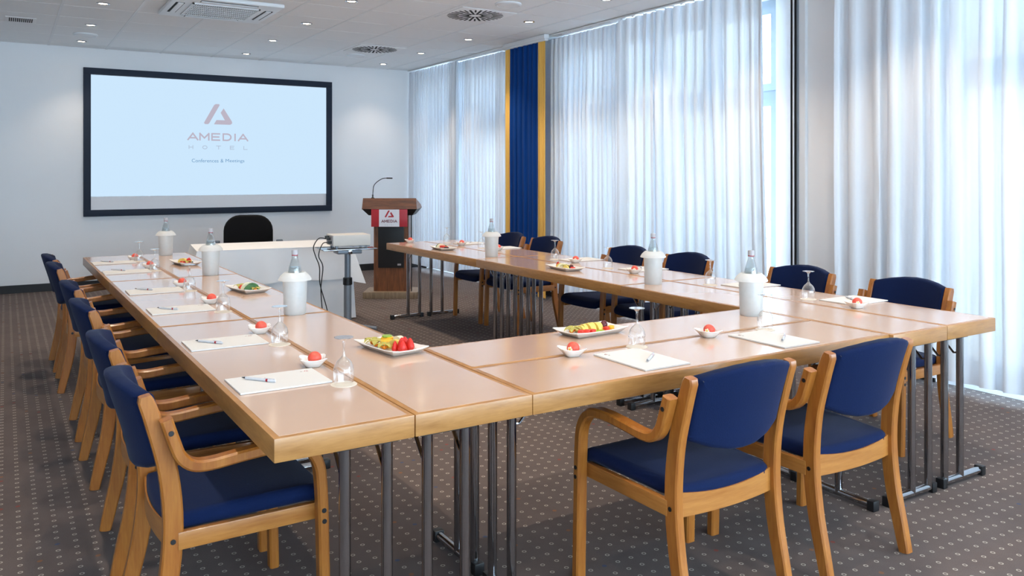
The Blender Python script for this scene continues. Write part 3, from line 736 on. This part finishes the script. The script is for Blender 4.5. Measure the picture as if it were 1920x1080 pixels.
# ------------------------------------------------------------------ folding tables
TW, TLEN, TT = 0.3983, 1.80, 0.064
def make_table(sgn):
    t = thing('folding_table', 'x', 'table', (0, 0, 0), 0, 'beech-edged folding conference tables')
    MB().box(0.0012, TW - 0.0012, 0.0015, TLEN - 0.0015, ZT - TT, ZT - 0.0006, 0.004).build('edge_band', 'edge', t)
    MB().box(0.018, TW - 0.018, 0.018, TLEN - 0.018, ZT - 0.012, ZT).build('table_top', 'laminate', t, 0)
    xs2 = (0.21, 0.335) if sgn > 0 else (0.063, 0.188)
    leg = MB().tube([(0, 0, 0.022), (0, 0, ZT - TT)], 0.0165, 14).mesh('leg', 'steel')
    cap = MB().box(-0.017, 0.017, -0.02, 0.02, 0, 0.044, 0.005).mesh('end_cap', 'black')
    for y, iy in ((0.053, 1), (TLEN - 0.053, -1)):
        for x in xs2:
            obj('leg', leg, t, (x, y, 0))
            MB().tube([(x, y + iy * 0.012, 0.595), (x, y + iy * 0.03, 0.592), (x, y + iy * 0.115, ZT - TT)], 0.0055, 6).build('brace', 'chrome', t)
        MB().box(min(xs2) - 0.03, max(xs2) + 0.03, y - 0.02, y + 0.02, ZT - TT - 0.012, ZT - TT).build('bracket', 'black', t, 0)
        f = MB().tube([(0.035, y, 0.024), (TW - 0.035, y, 0.024)], 0.0165, 12).build('foot', 'chrome', t)
        for x in (0.042, TW - 0.042): obj('end_cap', cap, f, (x, y, 0))
    return t
AL = 0.0088; LX, LYY = 0.5833, 2.1012
proto = {1: make_table(1), -1: make_table(-1)}; used = {1: False, -1: False}
def place_table(sgn, loc, rz, label):
    if not used[sgn]:
        used[sgn] = True; p = proto[sgn]; p.location = loc; p.rotation_euler[2] = rz; p['label'] = label; return p
    return dup(proto[sgn], loc, rz, label)
near3 = ['nearest the camera', 'middle of its row', 'farthest from the camera']
for k in range(3):
    for r, (sg_, nm) in enumerate(((1, 'outer left row along the chairs'), (-1, 'inner left row facing the open centre'))):
        x, y = r * TW, k * TLEN
        place_table(sg_, (LX + x * cos(AL) - y * sin(AL), LYY + x * sin(AL) + y * cos(AL), 0), AL, 'beech-edged folding table in the %s, %s' % (nm, near3[k]))
        place_table(sg_, (3.1775 + r * TW, 2.0882 + y, 0), 0, 'beech-edged folding table in the %s, %s' % (('inner right row facing the open centre', 'outer right row along the window chairs')[r], near3[k]))
place_table(-1, (1.3775, 2.1069 + TW, 0), -pi / 2, 'beech-edged folding table across the front, in front of the two nearest chairs')
place_table(1, (1.3775, 2.1069 + 2 * TW, 0), -pi / 2, 'beech-edged folding table across the front, second row with the pineapple plate')

# ------------------------------------------------------------------ chairs
def make_chair():
    c = thing('conference_chair', 'x', 'chair', (0, 0, 0), 0, 'beech armchairs with navy upholstery')
    post = spline([(-0.250, 0), (-0.228, 0.10), (-0.196, 0.25), (-0.181, 0.42), (-0.194, 0.58), (-0.230, 0.72), (-0.258, 0.805)], 4)
    arm = spline([(0.252, 0), (0.246, 0.25), (0.240, 0.46), (0.226, 0.548), (0.180, 0.600), (0.10, 0.611), (0.0, 0.605), (-0.085, 0.597), (-0.135, 0.603), (-0.168, 0.632), (-0.187, 0.68), (-0.207, 0.742)], 4)
    tp = [0.040 + 0.014 * sin(pi * i / (len(post) - 1)) for i in range(len(post))]; tp[-1] = 0.030
    post = post[:-1] + [(post[-1][0] + 0.002, post[-1][1])]
    for s in (-1, 1):
        MB().ribbon(post, s * 0.2275, 0.035, tp, 0.005).build('back_post', 'beech', c)
        MB().ribbon(arm, s * 0.267, 0.043, 0.033, 0.006).build('arm_and_leg', 'beech', c)
        MB().box(s * 0.236 - 0.011, s * 0.236 + 0.011, -0.17, 0.235, 0.358, 0.408, 0.003).build('side_rail', 'beech_h', c)
        for y, z, xo in ((-0.196, 0.705, 0.289), (0.243, 0.395, 0.289), (0.244, 0.362, 0.289), (-0.183, 0.385, 0.2455)):
            MB().lathe([(0.0075, 0), (0.0075, 0.0015)], n=10, cap0=True, cap1=True).deform(lambda a, b_, d_, y=y, z=z, xo=xo, s=s: (s * (xo + d_), y + a, z + b_)).build('bolt', 'black', c)
    vs = []; n = 12
    for i in range(n + 1):
        u = -1 + 2 * i / n; x = u * 0.212; yb = -0.178 - 0.018 * (1 - u * u)
        vs.append([(x, yb - 0.011, 0.352), (x, yb + 0.011, 0.352), (x, yb + 0.011, 0.430 - 0.016 * (1 - u * u)), (x, yb - 0.011, 0.430 - 0.016 * (1 - u * u))])
    MB().rings(vs).build('back_rail', 'beech_h', c)
    # seat cushion
    ol = []
    for (x, y) in spline([(-0.203, -0.185), (-0.10, -0.198), (0, -0.202), (0.10, -0.198), (0.203, -0.185), (0.217, -0.10), (0.228, 0.05), (0.238, 0.20), (0.236, 0.262), (0.20, 0.284), (0.08, 0.290), (-0.08, 0.290), (-0.20, 0.284), (-0.236, 0.262), (-0.238, 0.20), (-0.228, 0.05), (-0.217, -0.10)], 3): ol.append((x, y))
    def sd(x, y, z):
        v = (y + 0.2) / 0.49
        z += 0.010 * v * 1.6 - 0.006 + (0.008 * (1 - (x / 0.24) ** 2) * sin(pi * min(1, max(0, v))) if z > 0.44 else 0)
        if v > 0.86: z -= 0.9 * (v - 0.86) ** 1.4 * 0.6
        return (x, y, z)
    MB().pad(ol, 0.402, 0.452, 0.022).deform(sd).build('seat', 'navy', c, 60)
    # backrest
    bo = []
    top = [(0.2095, 0.775), (0.2095, 0.797), (0.203, 0.805), (0.14, 0.821), (0.07, 0.832), (0, 0.836), (-0.07, 0.832), (-0.14, 0.821), (-0.203, 0.805), (-0.2095, 0.797), (-0.2095, 0.775)]
    bot = [(-0.2095, 0.70), (-0.2095, 0.608), (-0.203, 0.598), (-0.13, 0.570), (-0.06, 0.555), (0, 0.552), (0.06, 0.555), (0.13, 0.570), (0.203, 0.598), (0.2095, 0.608), (0.2095, 0.70)]
    bo = top + bot
    def yp(z):
        for a, b_ in zip(post, post[1:]):
            if a[1] <= z <= b_[1]: return a[0] + (b_[0] - a[0]) * (z - a[1]) / (b_[1] - a[1])
        a, b_ = post[-2], post[-1]; return b_[0] + (b_[0] - a[0]) / (b_[1] - a[1]) * (z - b_[1])
    rings = MB().pad(bo, -0.026, 0.026, 0.014)
    # subdivide the front and back caps as strips so the pad can curve
    bm = bmesh.new(); vv = [bm.verts.new(v) for v in rings.v]
    for f in rings.f: bm.faces.new([vv[i] for i in f])
    big = [f for f in bm.faces if len(f.verts) > 4]
    for k in range(-5, 6):
        x = k * 0.036
        bmesh.ops.bisect_plane(bm, geom=bm.verts[:] + bm.edges[:] + bm.faces[:], plane_co=(x, 0, 0), plane_no=(1, 0, 0))
    for z in (0.61, 0.66, 0.71, 0.76):
        bmesh.ops.bisect_plane(bm, geom=bm.verts[:] + bm.edges[:] + bm.faces[:], plane_co=(0, z, 0), plane_no=(0, 1, 0))
    bm.verts.index_update(); R_ = MB(); R_.add([v.co[:] for v in bm.verts], [[v.index for v in f.verts] for f in bm.faces]); bm.free()
    R_.deform(lambda x, y, z: (x, yp(y) + 0.006 - 0.052 * (1 - min(1, (x / 0.21) ** 2)) + z, y))
    R_.build('backrest', 'navy', c, 60)
    return c
ch = make_chair(); cused = False
def place_chair(x, y, rz, label):
    global cused
    if not cused:
        cused = True; ch.location = (x, y, 0); ch.rotation_euler[2] = rz; ch['label'] = label
    else: dup(ch, (x, y, 0), rz, label)
for k, (x, y) in enumerate(((0.582, 2.72), (0.585, 3.415), (0.585, 4.376), (0.583, 5.155), (0.560, 6.297), (0.555, 6.965))):
    place_chair(x, y, -pi / 2 + radians((1, -1, 1.5, 0, -1, 1)[k]), 'beech armchair with navy seat at the left table row, ' + ORD[k])
place_chair(1.995, 2.092, radians(1.0), 'beech armchair seen from behind at the front table, left of the two')
place_chair(2.655, 2.095, radians(0.5), 'beech armchair seen from behind at the front table, right of the two')
for k, (x, y) in enumerate(((4.10, 2.762), (4.10, 3.50), (4.10, 4.53), (4.10, 5.21), (4.10, 6.42), (4.10, 7.05))):
    place_chair(x, y, pi / 2 + radians((0, 1, -1, 1, 0, -1)[k]), 'beech armchair with navy seat on the window side, ' + ORD[k])

# ------------------------------------------------------------------ table settings
def make_glass():
    t = thing('wine_glass', 'x', 'wine glass', (0, 0, 0), 0, 'upturned wine glasses')
    MB().lathe([(0.0295, 0.0), (0.0318, 0.012), (0.0338, 0.030), (0.0335, 0.046), (0.0300, 0.061), (0.0225, 0.074), (0.0120, 0.083), (0.0060, 0.090)], n=28).build('bowl', 'glass', t, 60)
    MB().lathe([(0.0060, 0.090), (0.0042, 0.100), (0.0038, 0.120), (0.0050, 0.138)], n=12).build('stem', 'glass', t, 60)
    MB().lathe([(0.0050, 0.138), (0.012, 0.1455), (0.0305, 0.1495), (0.0305, 0.1510), (0.012, 0.1512), (0.001, 0.1512)], n=28, cap1=True).build('foot', 'glass', t, 60)
    return t
def make_coaster():
    m = MB().lathe([(0.001, 0), (0.042, 0), (0.0425, 0.0008), (0.042, 0.0016), (0.001, 0.0016)], n=28, cap0=True, cap1=True)
    return m.mesh('coaster', 'coaster')
def make_bowl():
    m = MB(); n = 32; rs = []
    def ring(rc, rs_, z, lift):
        out = []
        for j in range(n):
            a = 2 * pi * j / n; k = abs(cos(2 * a)) ** 3
            out.append(((rs_ + (rc - rs_) * k) * cos(a), (rs_ + (rc - rs_) * k) * sin(a), z + lift * k))
        return out
    rs = [ring(0.024, 0.021, 0.0, 0), ring(0.030, 0.025, 0.002, 0), ring(0.046, 0.034, 0.016, 0.002), ring(0.061, 0.041, 0.026, 0.006), ring(0.0600, 0.0395, 0.0275, 0.006), ring(0.044, 0.032, 0.018, 0.002), ring(0.028, 0.023, 0.007, 0), ring(0.012, 0.011, 0.0055, 0)]
    return m.rings(rs).mesh('dish', 'porcelain', 60)
def make_fruit():
    t = thing('red_fruit', 'x', 'fruit', (0, 0, 0), 0, 'coral red fruits in the small dishes')
    m = MB().ball(0.0240, (0, 0, 0.0228), 18, 12, (1, 1, 0.95))
    m.deform(lambda x, y, z: (x * (1 + 0.04 * noise.noise((x * 90, y * 90, z * 90))), y * (1 + 0.04 * noise.noise((x * 90 + 4, y * 90, z * 90))), z))
    m.build('flesh', 'red', t, 80)
    # little white blossom at the cut face, pointing along -y
    for k in range(5):
        a = 2 * pi * k / 5
        MB().ball(0.0045, (0.0062 * cos(a), -0.0218, 0.021 + 0.0062 * sin(a)), 8, 5, (1, 0.6, 1)).build('petal', 'cream', t, 80)
    MB().ball(0.0035, (0, -0.0236, 0.021), 8, 5).build('blossom_heart', 'mango', t, 80)
    return t
def make_pad():
    t = thing('writing_pad', 'x', 'writing pad', (0, 0, 0), 0, 'white writing pads')
    MB().box(-0.146, 0.146, -0.104, 0.104, 0, 0.0012).build('backing', 'card', t, 0)
    MB().box(-0.146, 0.146, -0.104, 0.104, 0.0012, 0.006).build('paper', 'paper', t, 0)
    return t
def make_pen():
    t = thing('ballpoint_pen', 'x', 'pen', (0, 0, 0), 0, 'white ballpoint pens')
    r = 0.0050
    MB().tube([(-0.067, 0, r), (-0.058, 0, r), (-0.052, 0, r)], [0.0012, 0.0030, 0.0042], 10).build('tip', 'steel', t)
    MB().tube([(-0.052, 0, r), (0.0, 0, r), (0.030, 0, r)], [0.0044, 0.005, 0.005], 10).build('barrel', 'penwhite', t)
    MB().tube([(0.030, 0, r), (0.038, 0, r)], 0.0052, 10).build('band', 'penred', t)
    MB().tube([(0.038, 0, r), (0.060, 0, r), (0.067, 0, r)], [0.005, 0.0046, 0.003], 10).build('cap', 'penwhite', t)
    MB().box(0.022, 0.062, -0.0015, 0.0015, r + 0.0046, r + 0.0066).build('clip', 'penwhite', t, 0)
    return t
def make_bucket():
    t = MB()
    out = [(0.002, 0.0), (0.050, 0.0), (0.0525, 0.004), (0.0545, 0.08), (0.0580, 0.168), (0.076, 0.164), (0.0785, 0.166), (0.0775, 0.171), (0.070, 0.184), (0.058, 0.196), (0.048, 0.203), (0.0465, 0.200), (0.0550, 0.176), (0.0515, 0.08), (0.0490, 0.006), (0.002, 0.005)]
    t.lathe(out, n=36, cap0=True, cap1=True)
    return t.mesh('wine_cooler', 'frost', 40)
def make_bottle():
    t = thing('water_bottle', 'x', 'bottle', (0, 0, 0), 0, 'clear water bottles in the coolers')
    MB().lathe([(0.001, 0.0), (0.031, 0.0), (0.033, 0.004), (0.033, 0.175), (0.0325, 0.198), (0.0285, 0.220), (0.0215, 0.244), (0.0155, 0.262), (0.0132, 0.278), (0.0145, 0.281), (0.0145, 0.286)], n=24, cap0=True).build('glass_body', 'bottle', t, 50)
    MB().lathe([(0.001, 0.004), (0.029, 0.006), (0.0305, 0.175), (0.0300, 0.198), (0.0260, 0.222), (0.001, 0.222)], n=20, cap0=True, cap1=True).build('water', 'bottle', t, 50)
    MB().lathe([(0.0152, 0.281), (0.0156, 0.301), (0.0135, 0.305), (0.001, 0.306)], n=18, cap0=True, cap1=True).build('cap', 'signgrey', t)
    MB().lathe([(0.0153, 0.277), (0.0153, 0.281)], n=18, cap0=True, cap1=True).build('seal_ring', 'penred', t)
    m = MB()
    for k in range(9):
        a0 = -0.55 + k * 1.1 / 8
        m.v += [(0.0334 * sin(a0), -0.0334 * cos(a0), 0.120), (0.0334 * sin(a0), -0.0334 * cos(a0), 0.178)]
    m.f = [(2 * k, 2 * k + 2, 2 * k + 3, 2 * k + 1) for k in range(8)]
    m.build('label', 'signwhite', t)
    return t

P_glass, P_fruit, P_pad, P_pen, P_bottle = make_glass(), make_fruit(), make_pad(), make_pen(), make_bottle()
me_coaster, me_bowl, me_bucket = make_coaster(), make_bowl(), make_bucket()
usedp = set()
def put(p, loc, rz, label):
    if p.name not in usedp:
        usedp.add(p.name); p.location = loc; p.rotation_euler[2] = rz; p['label'] = label; return p
    return dup(p, loc, rz, label)
CAMDIR = lambda x, y: atan2(y, x)
def setting(where, pad, pad_rz, bowl, glass, pen, pen_rz, star):
    p = put(P_pad, (pad[0], pad[1], ZT), pad_rz, 'white writing pad ' + where)
    if where not in marks:
        marks.add(where)
        for lx, sz, mt in ((0.115, 0.012, 'signred'), (0.098, 0.006, 'maroon')):
            logo(sz, mt, p, (lx, 0.066, 0.0062), 0.0002, '+z')
    put(P_pen, (pen[0], pen[1], ZT + 0.006), pen_rz, 'white ballpoint pen with a red band on the pad ' + where)
    o = tag(obj('dish', me_bowl, None, (bowl[0], bowl[1], ZT), 0.55), 'small white pointed dish holding a red fruit ' + where, 'dish', 'small white pointed dishes')
    put(P_fruit, (bowl[0] + 0.006, bowl[1], ZT + 0.0062), star, 'round coral red fruit in the small dish ' + where)
    if glass:
        tag(obj('coaster', me_coaster, None, (glass[0], glass[1], ZT)), 'round pale coaster under the wine glass ' + where, 'coaster', 'round pale coasters')
        put(P_glass, (glass[0], glass[1], ZT + 0.0016), 0.3, 'clear wine glass standing upside down ' + where)
marks = set()
# left side: positions read from the photograph
Lp = [((0.757, 2.675), 0.01, (0.922, 2.825), (0.927, 2.530), (0.700, 2.697)),
      ((0.748, 3.395), 0.0, (0.920, 3.530), (0.927, 3.255), (0.689, 3.405)),
      ((0.743, 4.338), 0.0, (0.912, 4.475), (0.911, 4.175), (0.685, 4.356)),
      ((0.735, 5.100), 0.0, (0.900, 5.240), (0.908, 5.020), (0.682, 5.160)),
      ((0.712, 6.205), 0.0, (0.880, 6.39), (0.890, 6.19), (0.668, 6.286)),
      ((0.704, 6.890), 0.0, (0.862, 7.05), (0.885, 6.93), (0.660, 6.94))]
for k, (pad, prz, bowl, gl, pen) in enumerate(Lp):
    setting('left side, ' + ORD[k], pad, prz, bowl, gl, pen, atan2(-0.11, 0.082), pi + 0.6)
setting('at the front table, left place', (1.971, 2.296), -pi / 2 + pi, (1.795, 2.480), (2.105, 2.475), (1.995, 2.272), atan2(-0.092, -0.118) + pi, -1.2)
setting('at the front table, right place', (2.672, 2.292), -pi / 2 + pi, (2.485, 2.470), (2.812, 2.455), (2.698, 2.261), atan2(-0.094, -0.133) + pi, -1.2)
Rc = [2.765, 3.475, 4.46, 5.205, 6.40, 6.985]
Rb = [(3.660, 2.61), (3.665, 3.325), (3.648, 4.32), (3.70, 5.07), (3.715, 6.25), (3.675, 6.86)]
Rg = [(3.690, 2.925), (3.66, 3.62), (3.68, 4.645), (3.70, 5.34), (3.69, 6.50), (3.69, 7.19)]
for k in range(6):
    setting('window side, ' + ORD[k], (3.852, Rc[k]), pi, Rb[k], Rg[k], (3.86, Rc[k] + 0.03), pi + 0.95, -YAW - 0.25)
tag(obj('dish', me_bowl, None, (3.39, 7.40, ZT), 0.55), 'small white pointed dish at the far end of the inner right tables', 'dish', 'small white pointed dishes')
put(P_fruit, (3.395, 7.40, ZT + 0.0062), 1.0, 'round coral red fruit in the dish at the far end of the inner right tables')

for k, (x, y, wh) in enumerate(((1.193, 3.93, 'inner left tables, nearest the camera'), (1.172, 5.74, 'inner left tables, second from the camera'), (1.138, 7.33, 'inner left tables, farthest from the camera'),
                  (3.046, 2.745, 'front table at its right end'), (3.396, 3.84, 'inner right tables, nearer the camera'), (3.40, 5.82, 'inner right tables, farther from the camera'))):
    tag(obj('wine_cooler', me_bucket, None, (x, y, ZT)), 'frosted wide-brimmed bottle cooler, ' + wh, 'cooler', 'frosted bottle coolers')
    put(P_bottle, (x, y, ZT + 0.0055), -YAW + (0.5, 0.2, -0.3, 0.4, 0.1, 0.0)[k], 'clear water bottle in the frosted cooler, ' + wh)

# ------------------------------------------------------------------ fruit plates
pl = MB(); a, b_ = 0.145, 0.080
def rect(hx, hy, z, k=0.0):
    n = 5; P = []
    for (x0, y0), (x1, y1) in zip(((hx, -hy), (hx, hy), (-hx, hy), (-hx, -hy)), ((hx, hy), (-hx, hy), (-hx, -hy), (hx, -hy))):
        for i in range(n):
            s = i / n; P.append((x0 + (x1 - x0) * s, y0 + (y1 - y0) * s, z + k * abs(2 * s - 1) ** 3))
    return P
pl.rings([rect(0.105, 0.05, 0), rect(0.112, 0.055, 0.001), rect(a, b_, 0.021, 0.006), rect(a - 0.002, b_ - 0.002, 0.0235, 0.006), rect(0.112, 0.053, 0.006), rect(0.05, 0.02, 0.006)])
me_plate = pl.mesh('serving_plate', 'porcelain', 40)
def strawb():
    return MB().rings([[(0.016 * q * cos(t_), 0.011 * q * sin(t_), z) for t_ in [2 * pi * j / 10 for j in range(10)]] for q, z in ((0.55, 0), (1.0, 0.008), (0.92, 0.016), (0.62, 0.028), (0.2, 0.037))]).mesh('strawberry', 'strawb', 60)
def slab(mat, hx, hy, hz, bev=0.004): return MB().box(-hx, hx, -hy, hy, 0, hz, bev).mesh(mat + '_piece', mat)
def wedge(mat, r, th, rind=None):
    vs = [[(r * cos(pi * k / 8), y, r * sin(pi * k / 8)) for k in range(9)] + [(-r * 0.5, y, 0), (r * 0.5, y, 0)] for y in (-th, th)]
    return MB().rings(vs).mesh(mat + '_wedge', mat, 30)
me_straw = strawb()
def physalis(label, loc, rz, group):
    t = thing('physalis', label, 'fruit', loc, rz, group)
    MB().ball(0.009, (0, 0, 0.012), 12, 8).build('berry', 'orange', t, 80)
    for k in range(5):
        a_ = 2 * pi * k / 5
        L = MB().rings([[(r * cos(a_) + wv * sin(a_), r * sin(a_) - wv * cos(a_), z) for wv in (-w_, 0, w_)] + [(r * cos(a_) + 0.0006, r * sin(a_), z + 0.0012)] for r, w_, z in ((0.005, 0.004, 0.014), (0.016, 0.010, 0.024), (0.027, 0.007, 0.022), (0.033, 0.0012, 0.014))])
        L.build('husk_leaf', 'husk', t, 60)
    return t
def pieces(pname, px, py, rz, spec):
    cr, sr = cos(rz), sin(rz)
    W = lambda lx, ly: (px + lx * cr - ly * sr, py + lx * sr + ly * cr)
    scr = lambda q: (q[0] * cos(YAW) - q[1] * sin(YAW)) / (q[0] * sin(YAW) + q[1] * cos(YAW))
    for kind, lx, ly, lz, prz, sc_ in spec:
        loc = W(lx, ly) + (ZT + 0.0065 + lz,)
        same = sorted([scr(W(q[1], q[2])) for q in spec if q[0] == kind]); i = same.index(scr(W(lx, ly)))
        pos = '' if len(same) == 1 else ['leftmost ', 'second-left ', 'third-left ', 'fourth-left ', 'fifth-left '][i] if i < len(same) - 1 else 'rightmost '
        g = '%s pieces on the %s' % (kind, pname)
        lab = pos + {'strawberry': 'cut red strawberry', 'pineapple': 'yellow pineapple slice', 'kiwi': 'green kiwi slice', 'mango': 'orange-yellow mango chunk',
               'watermelon': 'red watermelon chunk', 'honeydew': 'pale melon wedge', 'grape': 'dark grape', 'plum': 'dark-skinned plum half', 'physalis': 'physalis with papery husk',
               'apple': 'green apple wedge'}[kind] + ' on the ' + pname
        if kind == 'physalis':
            o = physalis(lab, loc, rz + prz, g); o.scale = (sc_,) * 3; continue
        me = {'strawberry': me_straw, 'pineapple': me_pine, 'kiwi': me_kiwi, 'mango': me_mango, 'watermelon': me_wm, 'honeydew': me_honey, 'grape': me_grape, 'plum': me_plum, 'apple': me_apple}[kind]
        o = tag(obj({'strawberry': 'strawberry', 'pineapple': 'pineapple_slice', 'kiwi': 'kiwi_slice', 'mango': 'mango_chunk', 'watermelon': 'watermelon_chunk', 'honeydew': 'melon_wedge', 'grape': 'grape', 'plum': 'plum_half', 'apple': 'apple_wedge'}[kind], me, None, loc, rz + prz), lab, 'fruit', g)
        o.scale = (sc_,) * 3
me_pine = wedge('pine', 0.030, 0.0066); me_kiwi = MB().lathe([(0.001, 0), (0.019, 0), (0.020, 0.003), (0.019, 0.006), (0.001, 0.006)], n=18, cap0=True, cap1=True).mesh('kiwi_slice', 'kiwi')
me_mango = slab('mango', 0.018, 0.014, 0.024, 0.006); me_wm = slab('melon', 0.014, 0.012, 0.020); me_honey = wedge('cream', 0.034, 0.009)
me_grape = MB().ball(0.010, (0, 0, 0.0095), 12, 8).mesh('grape', 'grape', 80); me_plum = MB().ball(0.021, (0, 0, 0.016), 14, 9, (1, 0.7, 0.9)).mesh('plum', 'plum', 80)
me_apple = wedge('green', 0.034, 0.008)
PL = [('strawberry plate, left tables nearest the camera', 1.262, 2.93, pi / 2 + 0.14,
       [('strawberry', -0.088, -0.030, 0, 0.2, 1.2), ('strawberry', -0.090, 0.004, 0, 1.0, 1.2), ('strawberry', -0.068, -0.044, 0, 0.6, 1.2), ('strawberry', -0.058, -0.014, 0, 1.6, 1.3), ('strawberry', -0.064, 0.020, 0, 2.2, 1.1), ('strawberry', -0.034, -0.042, 0, 0.9, 1.2),
        ('honeydew', 0.012, -0.044, 0.0, 0.1, 1.2), ('pineapple', -0.018, -0.010, 0, 0.4, 1.2), ('mango', 0.055, -0.022, 0, 0.3, 1.4), ('mango', 0.022, 0.006, 0, 0.9, 1.3),
        ('physalis', 0.088, 0.028, 0, 0.4, 1.2), ('physalis', 0.046, 0.038, 0, 1.2, 1.2), ('physalis', -0.018, 0.040, 0, 2.0, 1.15), ('kiwi', 0.060, -0.020, 0.033, 0.0, 1.0)]),
      ('melon plate on the middle left table', 1.195, 4.84, pi / 2 + 0.16,
       [('physalis', 0.080, -0.012, 0, 0.4, 1.1), ('physalis', 0.065, 0.022, 0, 1.3, 1.1), ('physalis', 0.048, -0.034, 0, 1.0, 0.9), ('watermelon', 0.030, -0.018, 0, 0.4, 1.4), ('watermelon', 0.020, 0.018, 0, 0.9, 1.4), ('honeydew', -0.005, 0.0, 0, 1.3, 1.3), ('apple', -0.034, -0.012, 0, 1.25, 1.25), ('apple', -0.062, 0.012, 0, 1.4, 1.1), ('physalis', -0.085, -0.008, 0, 2.2, 1.0)]),
      ('fruit plate at the far left tables', 1.150, 6.52, pi / 2 + 0.1,
       [('pineapple', 0.075, 0.0, 0, 0.4, 1.1), ('pineapple', 0.050, 0.012, 0, 0.5, 1.15), ('pineapple', 0.025, 0.0, 0, 0.4, 1.2), ('pineapple', 0.0, 0.008, 0, 0.3, 1.2), ('mango', 0.03, -0.036, 0, 0.2, 0.9), ('strawberry', -0.03, -0.02, 0, 0.4, 1.2), ('strawberry', -0.055, -0.005, 0, 1.2, 1.2), ('watermelon', -0.045, 0.03, 0, 0.5, 1.2), ('physalis', -0.080, 0.010, 0, 0.2, 1.1), ('grape', -0.075, -0.026, 0, 0, 1.0)]),
      ('long pineapple plate on the front table', 2.115, 2.785, 0.07,
       [('physalis', -0.098, 0.012, 0, 0.3, 1.0), ('physalis', -0.072, 0.030, 0, 1.4, 1.1)] + [('pineapple', -0.042 + 0.0205 * k, 0.018 + 0.003 * (k % 2), 0, pi / 2 - 0.1 + 0.12 * (-1) ** k, (1.0, 1.12, 1.18, 1.2, 1.16, 1.1)[k]) for k in range(6)] +
       [('watermelon', -0.070, -0.022, 0, 0.3, 1.0), ('watermelon', -0.046, -0.030, 0, 0.8, 1.0), ('watermelon', -0.020, -0.032, 0, 0.2, 0.95), ('kiwi', 0.008, -0.030, 0.004, 0.2, 0.8), ('kiwi', 0.034, -0.028, 0.004, 0.4, 0.75), ('plum', 0.088, 0.016, 0, 0.6, 1.1), ('mango', 0.098, -0.018, 0, 0.5, 0.85), ('watermelon', 0.070, -0.020, 0, 0.4, 0.9)]),
      ('fruit plate on the middle right table', 3.375, 4.745, pi / 2 - 0.1,
       [('strawberry', 0.088, 0.008, 0, 0.4, 1.1), ('physalis', 0.060, -0.012, 0, 0.4, 1.1), ('pineapple', 0.040, 0.014, 0, 0.5, 1.2), ('honeydew', 0.020, 0.010, 0, 1.0, 1.1), ('mango', 0.010, -0.030, 0, 0.4, 1.0), ('physalis', -0.020, 0.010, 0, 1.4, 1.2), ('plum', -0.045, -0.024, 0, 0.7, 0.9), ('grape', -0.065, 0.0, 0, 0, 1.1), ('pineapple', -0.060, 0.026, 0, 0.2, 1.0), ('watermelon', -0.088, -0.012, 0, 0.5, 1.0)]),
      ('grape plate at the far right tables', 3.340, 6.58, pi / 2 - 0.1,
       [('strawberry', 0.085, 0.0, 0, 0.4, 1.2), ('apple', 0.052, 0.006, 0, 1.4, 1.3), ('honeydew', 0.022, 0.010, 0, 1.5, 1.3), ('apple', 0.032, -0.028, 0, 0.6, 0.9), ('watermelon', -0.008, 0.008, 0, 0.5, 1.5), ('watermelon', 0.0, -0.032, 0, 0.1, 1.0), ('grape', -0.045, -0.010, 0, 0, 1.1), ('grape', -0.063, 0.010, 0, 0, 1.1), ('grape', -0.072, -0.018, 0, 0, 1.1), ('grape', -0.055, 0.032, 0, 0, 1.0)])]
for nm, x, y, rz, spec in PL:
    tag(obj('serving_plate', me_plate, None, (x, y, ZT), rz), 'white rectangular porcelain plate: ' + nm, 'plate', 'white rectangular fruit plates')
    pieces(nm, x, y, rz, spec)
